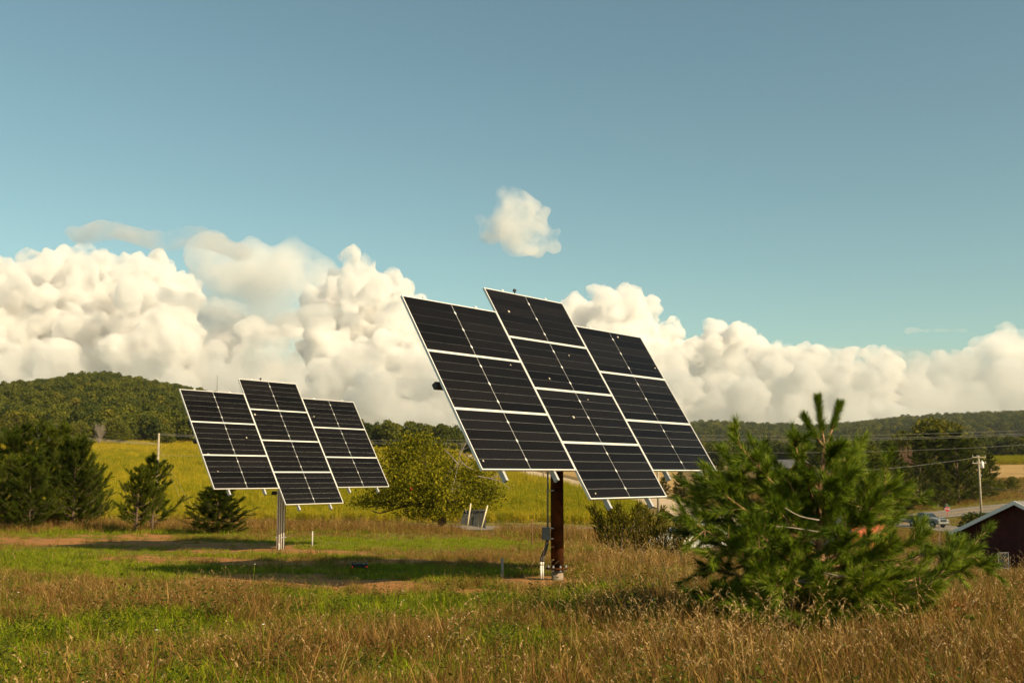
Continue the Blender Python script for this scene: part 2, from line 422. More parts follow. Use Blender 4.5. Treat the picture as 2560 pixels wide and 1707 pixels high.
# ------------------------------------------------------------------ solar trackers
ALU = solid('aluminium', (.74,.72,.69), .42, metal=.15, var=.05, scale=20)
RAIL = solid('rail_aluminium', (.42,.42,.42), .5, metal=.3, var=.1, scale=15)
GALV = solid('galvanised_steel', (.42,.43,.43), .5, metal=.6, var=.18, scale=18)
BACK = solid('backsheet', (.50,.52,.52), .6, var=.04)
DARKST = solid('dark_steel', (.045,.043,.042), .55, metal=.3, var=.2)
RUST = solid('rusted_steel', (.020,.008,.004), .9, metal=.0, col2=(.105,.034,.009), scale=5, bump=.25, spec=.08)
CONC = solid('weathered_footing', (.22,.17,.13), .9, var=.25, scale=9, bump=.3)
PVCG = solid('grey_conduit', (.20,.20,.19), .55, var=.1); PVCW = solid('white_conduit', (.72,.69,.64), .5, var=.06)
FLEX = solid('flexible_conduit', (.05,.052,.052), .6, var=.15)
BOXG = solid('grey_box', (.11,.125,.13), .5, var=.1)
BLK = solid('black_plastic', (.015,.015,.016), .4, var=.1)
# silicon cells: near black, with faint cell gaps and a few bird droppings
CELL, N, L = newmat('silicon_cell')
out = N.new('ShaderNodeOutputMaterial'); b = N.new('ShaderNodeBsdfPrincipled'); L.new(b.outputs[0], out.inputs[0])
b.inputs['Roughness'].default_value = .42; b.inputs['Specular IOR Level'].default_value = .05
tc = N.new('ShaderNodeTexCoord'); sp = N.new('ShaderNodeSeparateXYZ'); L.new(tc.outputs['Object'], sp.inputs[0])
def frac_line(src, pitch, width):
    a = N.new('ShaderNodeMath'); a.operation = 'DIVIDE'; a.inputs[1].default_value = pitch; L.new(src, a.inputs[0])
    f = N.new('ShaderNodeMath'); f.operation = 'FRACT'; L.new(a.outputs[0], f.inputs[0])
    l = N.new('ShaderNodeMath'); l.operation = 'LESS_THAN'; l.inputs[1].default_value = width; L.new(f.outputs[0], l.inputs[0]); return l.outputs[0]
g1 = frac_line(sp.outputs['X'], .0875, .03); g2 = frac_line(sp.outputs['Y'], .0172, .06)
ad = N.new('ShaderNodeMath'); ad.operation = 'MAXIMUM'; L.new(g1, ad.inputs[0])
hf = N.new('ShaderNodeMath'); hf.operation = 'MULTIPLY'; hf.inputs[1].default_value = .35; L.new(g2, hf.inputs[0]); L.new(hf.outputs[0], ad.inputs[1])
mx = N.new('ShaderNodeMix'); mx.data_type = 'RGBA'; L.new(ad.outputs[0], mx.inputs[0])
mx.inputs[6].default_value = (.0045,.0038,.0038,1); mx.inputs[7].default_value = (.022,.021,.021,1)
oi_ = N.new('ShaderNodeObjectInfo'); vr = N.new('ShaderNodeMapRange'); vr.inputs[3].default_value = .7; vr.inputs[4].default_value = 1.7; L.new(oi_.outputs['Random'], vr.inputs[0])
mv = N.new('ShaderNodeMix'); mv.data_type = 'RGBA'; mv.blend_type = 'MULTIPLY'; mv.inputs[0].default_value = 1.0; L.new(mx.outputs[2], mv.inputs[6]); L.new(vr.outputs[0], mv.inputs[7])
geo = N.new('ShaderNodeNewGeometry'); vo = N.new('ShaderNodeTexVoronoi'); vo.inputs['Scale'].default_value = 2.9
L.new(geo.outputs['Position'], vo.inputs['Vector'])
wn = N.new('ShaderNodeSeparateColor'); L.new(vo.outputs['Color'], wn.inputs[0])
th_ = N.new('ShaderNodeMath'); th_.operation = 'MULTIPLY_ADD'; th_.inputs[1].default_value = .19; th_.inputs[2].default_value = -.095; L.new(wn.outputs[0], th_.inputs[0])
ls = N.new('ShaderNodeMath'); ls.operation = 'LESS_THAN'; L.new(vo.outputs['Distance'], ls.inputs[0]); L.new(th_.outputs[0], ls.inputs[1])
mx2 = N.new('ShaderNodeMix'); mx2.data_type = 'RGBA'; L.new(ls.outputs[0], mx2.inputs[0]); L.new(mv.outputs[2], mx2.inputs[6]); mx2.inputs[7].default_value = (.42,.38,.31,1)
L.new(mx2.outputs[2], b.inputs['Base Color'])
GLASS, N, L = newmat('panel_glass')
out = N.new('ShaderNodeOutputMaterial'); mxs = N.new('ShaderNodeMixShader'); tr = N.new('ShaderNodeBsdfTransparent'); gl = N.new('ShaderNodeBsdfGlossy')
gl.inputs['Roughness'].default_value = .06; fr = N.new('ShaderNodeFresnel'); fr.inputs[0].default_value = 1.16
L.new(fr.outputs[0], mxs.inputs[0]); L.new(tr.outputs[0], mxs.inputs[1]); L.new(gl.outputs[0], mxs.inputs[2]); L.new(mxs.outputs[0], out.inputs[0])

PW, PH = 2.2, 1.027              # module pitch
MW, MH, FW = 2.192, 1.0205, .0155  # module size, frame face width
def frame_mesh():
    m = MB()
    for s in (-1, 1):
        m.box((0, s*(MH/2-FW/2), -.016), (MW, FW, .04)); m.box((s*(MW/2-FW/2), 0, -.016), (FW, MH-2*FW, .04))
    return m.mesh('frame', ALU)
iw, ih = MW-2*FW, MH-2*FW
CG = .012                        # white gap down the middle
sw, shh = (iw-CG)/2-.006, (ih-6*.0040)/6
def strip_mesh(side, ch):        # side -1 left, 1 right; ch -1 corner cut below, 1 above
    x0, x1, hy, k = -sw/2, sw/2, shh/2, .034
    P = [(x0,-hy),(x1,-hy),(x1,hy),(x0,hy)]
    if side < 0: P = [(x0,-hy),(x1-k*.55,-hy),(x1,-hy+k),(x1,hy),(x0,hy)] if ch < 0 else [(x0,-hy),(x1,-hy),(x1,hy-k),(x1-k*.55,hy),(x0,hy)]
    else: P = [(x0,-hy+k),(x0+k*.55,-hy),(x1,-hy),(x1,hy),(x0,hy)] if ch < 0 else [(x0,-hy),(x1,-hy),(x1,hy),(x0+k*.55,hy),(x0,hy-k)]
    m = MB(); m.prism(P, -.0015, .0015)
    return m.mesh('cell_strip', CELL)
FRM = frame_mesh(); STR = {(s, c): strip_mesh(s, c) for s in (-1, 1) for c in (-1, 1)}
BSM = MB().box((0,0,-.008), (iw, ih, .006)).mesh('backsheet', BACK)
GLM = MB().add([(-iw/2,-ih/2,.0005),(iw/2,-ih/2,.0005),(iw/2,ih/2,.0005),(-iw/2,ih/2,.0005)], [(0,1,2,3)]).mesh('glass', GLASS)
JBM = MB().box((0,.3,-.03), (.12,.08,.03)).mesh('junction_box', BLK)
def tracker(C, az, tilt, base, label):
    az, tilt = math.radians(az), math.radians(tilt)
    n = Vector((math.sin(az), -math.cos(az), 0)); r = Vector((math.cos(az), math.sin(az), 0))
    up = Vector((0,0,1))*math.sin(tilt) - n*math.cos(tilt); nn = r.cross(up)
    root = empty('solar_tracker', base, 0, label, 'solar tracker', 'pole mounted solar trackers')
    R = Matrix((r, up, nn)).transposed()
    C = Vector(C); b = Vector(base)
    def MT(a, bb, c): return Matrix.Translation(C - b + r*a + up*bb + nn*c) @ R.to_4x4()
    def P(a, bb, c): return C + r*a + up*bb + nn*c
    for col, rows in ((0, (.5,1.5,2.5)), (1, (0,1,2,3)), (2, (.5,1.5,2.5))):
        for v in rows:
            pn = link('solar_panel', FRM, root, MT((col-1)*PW, (2-v-.5)*PH, 0))
            link('backsheet', BSM, pn); link('glass', GLM, pn); link('junction_box', JBM, pn)
            for s in (-1, 1):
                for k in range(6):
                    link('cell_strip', STR[(s, -1 if k % 2 else 1)], pn,
                         Matrix.Translation((s*(sw/2+CG/2), -ih/2+(k+.5)*ih/6, -.0025)))
        for s in (-1, 1):        # mounting rails, ends poke out below and a little above
            a = (col-1)*PW + s*.6
            lo, hi = (-2*PH-.145, 2*PH+.035) if col == 1 else (-1.5*PH-.145, 1.5*PH+.035)
            q = MB(); th_ = .006; w_, d_ = .05, .075
            for (ox, oz, sx, sz) in ((0, -d_/2+.003, w_, th_), (0, d_/2-.003, w_, th_), (-w_/2+.003, 0, th_, d_-2*th_), (w_/2-.003, 0, th_, d_-2*th_)):
                q.box((ox, 0, oz), (sx, hi-lo, sz))
            o = q.build('mounting_rail', RAIL, root); o.matrix_basis = MT(a, (lo+hi)/2, -.036-.0385)
            cl = MB(); cl.box((0, 0, 0), (.05, .03, .02)); o2 = cl.build('end_clamp', ALU, root); o2.matrix_basis = MT(a, hi-.02, .0)
    for bb in (-.95, .0, .95):
        q = MB(); q.box((0,0,0), (PW*2.1 if bb else PW*3-.08, .085, .085)); o = q.build('cross_beam', DARKST, root); o.matrix_basis = MT(0 if bb else 0, bb, -.17)
    q = MB(); q.box((0,0,0), (.28, 2.2, .10)); o = q.build('centre_beam', DARKST, root); o.matrix_basis = MT(0, 0, -.28)
    # light sensor on the top edge
    q = MB(); q.lathe([(.01,-.03),(.01,.03),(.028,.034),(.034,.052),(.03,.07),(.014,.082)], n=14); o = q.build('light_sensor', DARKST, root); o.matrix_basis = Matrix.Translation(P(-.28, 2*PH, .0)-b)
    return root, P

# the nearer one, on a rusted pipe
S = 2.2/2.12
CA = Vector((1.02*S, 17.61*S, 1.32*S+EYE)); CB = Vector((-6.09*S, 30.22*S, .91*S+EYE))
_x, _y = at(1393.5, 1437, 18.55).x, 18.55
BA = Vector((_x, _y, gz(_x, _y)))
ta, PA = tracker(CA, 50.5, 58.2, BA, 'larger nearer solar tracker of ten dark panels on a thick rusted pipe')
def rel(p): return Vector(p)
m = MB(); m.lathe([(.108,.20),(.108,CA.z-BA.z-.35)], n=32); post = m.build('post', RUST, ta)
m = MB(); m.lathe([(.19,.178),(.193,.182),(.193,.2),(.19,.204)], n=36); m.build('flange', RUST, post)
for k in range(8):
    m = MB(); a = k*math.pi/4+.3; m.lathe([(.017,.150),(.017,.172),(.008,.173),(.008,.207),(.018,.208),(.018,.228),(.009,.229),(.009,.242)], (math.cos(a)*.155, math.sin(a)*.155, 0), 6, smooth=False)
    m.build('bolt', GALV, post)
m = MB(); m.lathe([(.10,-.3),(.10,.176)], n=28); m.build('footing', CONC, ta)
m = MB(); m.lathe([(.17,-.22),(.17,.0),(.16,.02)], (0,0,CA.z-BA.z-.3), 24); m.box((0,0,CA.z-BA.z-.22), (.3,.34,.2)); m.build('pivot_head', DARKST, ta)
def rp(u, v, Y=18.42): return at(u, v, Y) - BA
m = MB(); a0, a1 = rp(1369.3, 1319), rp(1369.3, 1150); m.tube([a0, a1], .014, 12); cd = m.build('conduit', PVCG, ta)
m = MB(); c0 = rp(1370, 1226); m.box(c0, (.06,.04,.022)); c1 = rp(1374, 1226); m.box(c1+Vector((.03,.03,0)), (.09,.03,.018)); m.build('conduit_clamp', GALV, cd)
m = MB(); q = rp(1365, 1333, 18.4); m.box(q, (.138,.10,.205)); jb = m.build('junction_box', BOXG, ta)
m = MB(); m.box(q+Vector((0,-.053,0)), (.128,.008,.195)); m.build('lid', BOXG, jb)
for s in (-1, 1): m = MB(); m.box(q+Vector((.09,.03,s*.085)), (.07,.05,.02)); m.build('bracket', GALV, jb)
for dx in (0, 5.2):
    m = MB(); m.tube([rp(1367+dx*.5,1347,18.44), rp(1366+dx*.6,1358,18.44), rp(1362+dx*.8,1372,18.44), rp(1356+dx,1386,18.44), rp(1353+dx,1396,18.44), rp(1352.4+dx,1404,18.44)], .019, 10); m.build('flexible_conduit', FLEX, ta)
    m = MB(); p0, p1 = rp(1352.4+dx,1413 if dx == 0 else 1412,18.44), rp(1352.4+dx,1402,18.44); m.tube([p0, p1], .0175, 12); m.tube([rp(1352.4+dx,1446,18.44), p0], .014, 12); m.build('pipe_stub', PVCW, ta)

# the farther one, on a dark post with pale conduits
_Y = 31.75; pb = at(702, 1372, _Y); BBs = Vector((pb.x, _Y, gz(pb.x, _Y)))
tb, PB = tracker(CB, 53.8, 59.2, BBs, 'smaller farther solar tracker of ten dark panels with pale conduits on its post')
H = CB.z-BBs.z
m = MB(); m.lathe([(.11,-.3),(.11,H-.3)], n=28); m.build('post', DARKST, tb)
for k in range(4):
    x = -.09+.06*k; y = -math.sqrt(max(.0, .013-x*x*.9))-.03
    m = MB(); m.tube([(x,y,-.1),(x,y,H-.45)], .021, 10); m.build('conduit', PVCW, tb)
m = MB(); m.box((0,0,.33), (.25,.25,.03)); m.build('strap', GALV, tb)
m = MB(); m.lathe([(.15,0),(.15,.3),(.12,.34)], (0,0,H-.62), 20); m.box((0,0,H-.25), (.3,.36,.22)); m.build('pivot_head', BOXG, tb)
m = MB(); g = at(686, 1232, _Y)-BBs; m.box(g, (.13,.12,.11)); m.box(g+Vector((.1,0,0)), (.14,.07,.06)); m.build('drive_motor', BLK, tb)

# ------------------------------------------------------------------ scattering (only for what nobody could count)
def proto_collection(name, meshes):
    c = bpy.data.collections.new(name)
    for i, me in enumerate(meshes):
        o = bpy.data.objects.new('%s_%02d' % (name, i), me); c.objects.link(o)
    return c
def scatter(name, pts, rot, scl, idx, coll, label):
    me = bpy.data.meshes.new(name)
    pts = np.asarray(pts, np.float32); n = len(pts)
    me.vertices.add(n); me.vertices.foreach_set('co', pts.ravel())
    a = me.attributes.new('rot', 'FLOAT_VECTOR', 'POINT'); a.data.foreach_set('vector', np.asarray(rot, np.float32).ravel())
    s3 = np.asarray(scl, np.float32); s3 = np.repeat(s3[:, None], 3, 1) if s3.ndim == 1 else s3
    a = me.attributes.new('scl', 'FLOAT_VECTOR', 'POINT'); a.data.foreach_set('vector', s3.ravel())
    a = me.attributes.new('idx', 'INT', 'POINT'); a.data.foreach_set('value', np.asarray(idx, np.int32))
    o = link(name, me)
    ng = bpy.data.node_groups.new(name, 'GeometryNodeTree')
    ng.interface.new_socket('Geometry', in_out='INPUT', socket_type='NodeSocketGeometry')
    ng.interface.new_socket('Geometry', in_out='OUTPUT', socket_type='NodeSocketGeometry')
    N, L = ng.nodes, ng.links
    gi = N.new('NodeGroupInput'); go = N.new('NodeGroupOutput')
    iop = N.new('GeometryNodeInstanceOnPoints'); ci = N.new('GeometryNodeCollectionInfo')
    ci.inputs['Collection'].default_value = coll; ci.inputs['Separate Children'].default_value = True; ci.inputs['Reset Children'].default_value = True
    def attr(nm, tp):
        x = N.new('GeometryNodeInputNamedAttribute'); x.data_type = tp; x.inputs['Name'].default_value = nm; return x.outputs['Attribute']
    L.new(gi.outputs[0], iop.inputs['Points']); L.new(ci.outputs[0], iop.inputs['Instance'])
    iop.inputs['Pick Instance'].default_value = True
    L.new(attr('idx', 'INT'), iop.inputs['Instance Index'])
    e2r = N.new('FunctionNodeEulerToRotation'); L.new(attr('rot', 'FLOAT_VECTOR'), e2r.inputs[0]); L.new(e2r.outputs[0], iop.inputs['Rotation'])
    L.new(attr('scl', 'FLOAT_VECTOR'), iop.inputs['Scale'])
    L.new(iop.outputs[0], go.inputs[0])
    md = o.modifiers.new('scatter', 'NODES'); md.node_group = ng
    return tag(o, label, kind='stuff')

# ------------------------------------------------------------------ grass
DRYG = leafmat('dry_grass', [(.09,.045,.012),(.24,.13,.035),(.40,.24,.07),(.54,.36,.14)], trans=.3, rough=.7)
BRNG = leafmat('brown_grass', [(.07,.03,.010),(.18,.082,.025),(.32,.175,.06)], trans=.25, rough=.7)
GRNG = leafmat('green_grass', [(.07,.11,.004),(.18,.235,.007),(.32,.345,.014)], trans=.4, rough=.5)
OLVG = leafmat('olive_weeds', [(.05,.052,.006),(.13,.11,.011),(.23,.17,.025)], trans=.35, rough=.6)
SEED = leafmat('seed_heads', [(.30,.18,.075),(.46,.30,.13),(.58,.42,.22)], trans=.3, rough=.7)
def clump(seed, n, hmin, hmax, rad, wid, lean, mats, mw, heads=0, seg=4, droop=.7):
    g = np.random.default_rng(seed); V = []; Fq = []; mi = []
    for k in range(n):
        a = g.uniform(0, 6.283); r0 = rad*math.sqrt(g.uniform()); bx, by = r0*math.cos(a), r0*math.sin(a)
        hgt = g.uniform(hmin, hmax); d = g.uniform(0, 6.283); ln = lean*g.uniform(.2, 1.0); w = wid*g.uniform(.6, 1.3)
        side = np.array([-math.sin(d), math.cos(d)]); tw = g.uniform(-.7, .7)
        sx, sy = math.cos(d+1.57+tw)*w/2, math.sin(d+1.57+tw)*w/2
        head = heads and g.uniform() < heads
        b0 = len(V); mat_i = g.choice(len(mats)-1, p=mw)
        for s in range(seg+1):
            t = s/seg; o = ln*hgt*(t**1.6); zz = hgt*(t - droop*ln*t*t*.5)
            ww = (1-t**2*.85) if not head else .5
            x, y = bx+math.cos(d)*o, by+math.sin(d)*o
            V += [(x-sx*ww, y-sy*ww, zz), (x+sx*ww, y+sy*ww, zz)]
            if s: Fq.append((b0+2*s-2, b0+2*s-1, b0+2*s+1, b0+2*s)); mi.append(mat_i)
        if head:      # loose nodding seed head of small spikelets
            L_ = hgt*.17+.03
            for q in range(11):
                t = q/10; p = np.array([x+math.cos(d)*L_*t*.6, y+math.sin(d)*L_*t*.6, zz + L_*t*(.9-.5*t)])
                e = g.normal(0, 1, 3); e /= np.linalg.norm(e); f = g.normal(0, 1, 3); f /= np.linalg.norm(f)
                s1, s2 = .012*(1.3-t), .006
                q0 = len(V); V += [tuple(p-e*s1), tuple(p+f*s2), tuple(p+e*s1+(0,0,.004)), tuple(p-f*s2)]
                Fq.append((q0, q0+1, q0+2, q0+3)); mi.append(len(mats)-1)
    return np_mesh('tuft', V, Fq, mats, mi)
G = []
def addp(ms): i = len(G); G.extend(ms); return list(range(i, len(G)))
iDRY = addp([clump(100+i, 38, .18, .5, .22, .0085, .85, [DRYG, OLVG, BRNG, SEED], [.42,.3,.28], heads=.035) for i in range(5)])
iBRN = addp([clump(120+i, 36, .22, .55, .25, .0085, .7, [BRNG, DRYG, OLVG, SEED], [.5,.3,.2], heads=.04) for i in range(4)])
iGRN = addp([clump(140+i, 42, .05, .16, .2, .008, .9, [GRNG, OLVG, DRYG, SEED], [.83,.1,.07]) for i in range(5)])
iMIX = addp([clump(160+i, 40, .10, .32, .22, .0085, .9, [GRNG, DRYG, OLVG, SEED], [.5,.22,.28], heads=.02) for i in range(5)])
iTALL = addp([clump(180+i, 7, .65, 1.05, .2, .005, .42, [SEED, DRYG, BRNG, SEED], [.35,.4,.25], heads=.9, seg=5) for i in range(5)])
iLIT = addp([clump(200+i, 22, .02, .07, .22, .006, 1.3, [DRYG, BRNG, OLVG, SEED], [.5,.35,.15]) for i in range(3)])
iMAT = addp([clump(220+i, 30, .25, .5, .25, .008, 2.4, [BRNG, DRYG, OLVG, SEED], [.45,.35,.2], seg=5, droop=.85) for i in range(4)])
def weed(seed):                  # small leafy broadleaf weed
    g = np.random.default_rng(seed); V = []; Fq = []
    for st in range(5):
        a0 = g.uniform(0,6.283); ln = g.uniform(.12,.34)
        for j in range(9):
            t = (j+1)/9; p = np.array([math.cos(a0)*ln*.35*t, math.sin(a0)*ln*.35*t, ln*t]); a = g.uniform(0,6.283); d = np.array([math.cos(a),math.sin(a),.35]); s = np.array([-math.sin(a),math.cos(a),0])*.011; L_ = .05*(1.25-t*.6)
            b0 = len(V); V += [tuple(p), tuple(p+d*L_*.5+s), tuple(p+d*L_), tuple(p+d*L_*.5-s)]; Fq.append((b0,b0+1,b0+2,b0+3))
    return np_mesh('weed', V, Fq, [WEED])
WEED = leafmat('weed_leaves', [(.035,.05,.006),(.08,.10,.010),(.15,.15,.02)], trans=.35)
iWEED = addp([weed(240+i) for i in range(4)])
FLOW = solid('white_petals', (.75,.73,.68), .6, var=.05)
def flower(seed):
    g = np.random.default_rng(seed); m = MB()
    m.tube([(0,0,0),(.02,.01,.2),(.03,.0,.38)], [.003,.002,.002], 4, 1)
    for k in range(6):
        a = k*1.047; c, s = math.cos(a)*.008, math.sin(a)*.008
        m.add([(.03,0,.385),(.03+c-s*.4,s+c*.4,.39),(.03+c*1.4,s*1.4,.386),(.03+c+s*.4,s-c*.4,.39)], [(0,1,2,3)])
    return m.mesh('flower', [FLOW, GRNG])
iFLW = addp([flower(1)])
GC = proto_collection('grass_tufts', G)
def fan_points(n, y0, y1, u0=-400, u1=2960, p=1.0):
    """even cover of the visible fan between two distances"""
    k = rng.uniform(0, 1, n); Yv = np.sqrt(y0*y0 + k*(y1*y1-y0*y0)) if p == 1 else y0*(y1/y0)**k
    uv = rng.uniform(u0, u1, n); return tanx(uv)*Yv, Yv
xs, ys = [], []
for (n, y0, y1) in ((12500, 6.0, 11), (21000, 11, 17), (25000, 17, 27), (23000, 27, 42), (18500, 42, 62), (8500, 62, 104)):
    a, b_ = fan_points(n, y0, y1); xs.append(a); ys.append(b_)
x = np.concatenate(xs); y = np.concatenate(ys); z = hh(x, y)
so, gr, u, v = cover(x, y, z)
d, _ = roadinfo(x, y)
q = rng.uniform(0, 1, len(x)); idx = np.zeros(len(x), int); scl = rng.uniform(.55, 1.2, len(x))*(1+.55*np.clip(noise2(x, y, 1.1, 41, 3), -.6, 1)) + (rng.uniform(0,1,len(x)) < .05)*.45
def pick(mask, ids): idx[mask] = rng.choice(ids, mask.sum())
wild = noise2(x, y, .28, 31, 3)
back = (v < 1335) & (u < 1420)                              # tall brown strip behind the mown part
pick(np.ones(len(x), bool), iDRY)
pick(q < .34 + .25*wild, iBRN)
pick((q > .70 - .3*noise2(x, y, .45, 33, 3)), iMIX)
pick(rng.uniform(0,1,len(x)) < np.clip(1.3*noise2(x, y, .55, 35, 3)+.16, 0, .8), iGRN + iMIX)
pick((rng.uniform(0,1,len(x)) < gr), iGRN + iGRN + iMIX)
pick((gr > .75), iGRN)
far = y > 44
pick(far & (q < .5), iBRN)
keep = (d > .8) & (rng.uniform(0,1,len(x)) > so*1.35)
lit = (d > .8) & ~keep & (rng.uniform(0,1,len(x)) < .22)
idx[lit] = rng.choice(iLIT, lit.sum()); keep |= lit
mown = (v > 1335) & (v < 1450) & (u < 1400)                 # shorter where it was driven over and mown
tall = np.clip((v-1440)/120, 0, 1)                          # the meadow thickens towards the camera
scl = scl*np.where(u < 1400, .34+.30*tall, np.clip(.34+.3*np.clip((u-1400)/120,0,1)+.1*tall, 0, .72))
isg = np.isin(idx, iGRN); scl = np.where(isg, scl*1.9, scl)
scl = np.where((v < 1335) & (u < 1450), np.clip(scl, .0, 9)*2.3, scl)
scl = np.where((v < 1420) & (u > 1950), scl*1.0, scl)
scl = np.where(y > 38, scl*1.15, scl)
near_post = (np.hypot((x-BA.x+.1)*.8, y-BA.y+.35) < .75); keep &= ~near_post
nr = y < 30; r_ = rng.uniform(0,1,len(x)); idx[nr & (r_ < .16) & (gr < .6)] = rng.choice(iMAT, (nr & (r_ < .16) & (gr < .6)).sum()); idx[nr & (r_ > .93)] = rng.choice(iWEED, (nr & (r_ > .93)).sum())
fl = rng.uniform(0,1,len(x)) < .0025; idx[fl & (y < 25)] = iFLW[0]
scl = np.where(np.isin(idx, iMAT), np.minimum(scl, .62), np.minimum(scl, 1.7))
P3 = np.stack([x, y, z-.01], 1)[keep]
rot = np.stack([rng.normal(0,.12,keep.sum()), rng.normal(0,.12,keep.sum()), rng.uniform(0,6.283,keep.sum())], 1)
scatter('meadow_grass', P3, rot, scl[keep], idx[keep], GC, 'dry tan and green meadow grass covering the foreground')
# tall golden seed stalks, thick around the near pine and on the right
xs, ys = fan_points(3200, 7.0, 24); zz = hh(xs, ys); so, gr, u, v = cover(xs, ys, zz)
w = np.exp(-((u-1950)/380)**2)*.8*(v > 1450) + .12*(u > 1350)*(v > 1400) + .012 + .04*(v > 1540)*(u<700)
k = (rng.uniform(0,1,len(xs)) < w) & (so < .3) & (gr < .7)
xs, ys, zz = xs[k], ys[k], zz[k]
scatter('seed_stalks', np.stack([xs, ys, zz], 1), np.stack([rng.normal(0,.1,len(xs)), rng.normal(0,.1,len(xs)), rng.uniform(0,6.28,len(xs))], 1), rng.uniform(.45,.85,len(xs)), rng.choice(iTALL, len(xs)), GC, 'tall golden grass stalks with nodding seed heads around the near pine')

# ------------------------------------------------------------------ trees
BARK = solid('bark', (.10,.065,.042), .9, var=.35, scale=14, bump=.6)
BARKP = solid('pine_bark', (.20,.105,.055), .9, col2=(.33,.19,.10), scale=22, bump=.6)
BARKG = solid('grey_dead_wood', (.22,.18,.145), .9, var=.3, scale=12, bump=.5)
NEEDL = leafmat('pine_needles', [(.008,.022,.001),(.036,.070,.003),(.105,.16,.006),(.26,.29,.02)], trans=.12, rough=.5, gloss=.14)
NEEDF = leafmat('far_pine_needles', [(.022,.036,.003),(.06,.08,.006),(.14,.15,.014)], trans=.25, rough=.6)
NEEDB = leafmat('blue_spruce_needles', [(.05,.075,.05),(.09,.12,.085),(.13,.16,.115)], trans=.2)
LEAFA = leafmat('crabapple_leaves', [(.06,.065,.005),(.17,.165,.008),(.33,.28,.015),(.42,.25,.035)], trans=.4)
LEAFD = leafmat('dark_tree_leaves', [(.024,.038,.006),(.055,.068,.010),(.095,.10,.015)], trans=.3)
LEAFM = leafmat('mid_tree_leaves', [(.045,.06,.007),(.095,.105,.011),(.16,.15,.02)], trans=.35)
LEAFY = leafmat('yellowing_tree_leaves', [(.075,.08,.008),(.15,.14,.014),(.22,.18,.025)], trans=.35)
JUNI = leafmat('juniper_sprays', [(.05,.05,.006),(.12,.105,.012),(.22,.16,.03)], trans=.25)
TWIG = leafmat('dead_twigs', [(.13,.07,.045),(.20,.115,.08)], trans=.1)

def rot_to(d):                                        # frame whose z runs along d
    d = np.asarray(d, float); d = d/np.linalg.norm(d)
    a = np.array([0,0,1.]) if abs(d[2]) < .95 else np.array([1.,0,0])
    xx = np.cross(a, d); xx /= np.linalg.norm(xx); return np.stack([xx, np.cross(d, xx), d], 1)
def needle_block(g, p0, p1, n, ln, wid, ang=(.5, 1.05)):
    """n needles around the twig p0->p1 as thin triangles: (3n,3) vertices"""
    p0 = np.asarray(p0, float); p1 = np.asarray(p1, float)
    R = rot_to(p1-p0); t = g.uniform(0, 1, n)**.85; a = g.uniform(0, 6.283, n)
    sp = g.uniform(ang[0], ang[1], n)*(1.05-.55*t); le = ln*g.uniform(.75, 1.1, n)
    dloc = np.stack([np.sin(sp)*np.cos(a), np.sin(sp)*np.sin(a), np.cos(sp)], 1); d = dloc @ R.T
    s = np.cross(d, g.normal(0, 1, (n, 3))); s /= np.linalg.norm(s, axis=1)[:, None]
    b = p0 + (p1-p0)*t[:, None]
    tip = b + d*le[:, None] + np.array([0, 0, -.06])*le[:, None]
    V = np.stack([b - s*wid/2, b + s*wid/2, tip], 1).reshape(-1, 3)
    return V
def tri_mesh(name, blocks, mat_):
    V = np.vstack(blocks); return np_mesh(name, V, np.arange(len(V)).reshape(-1, 3), mat_)
def curve_pts(p0, d, ln, lift, g, n=5, wob=.06):
    p = np.array(p0, float); d = np.array(d, float); d /= np.linalg.norm(d); out = [p.copy()]
    for k in range(n):
        d = d + np.array([0,0,lift/n]) + g.normal(0, wob, 3); d /= np.linalg.norm(d)
        p = p + d*ln/n; out.append(p.copy())
    return out

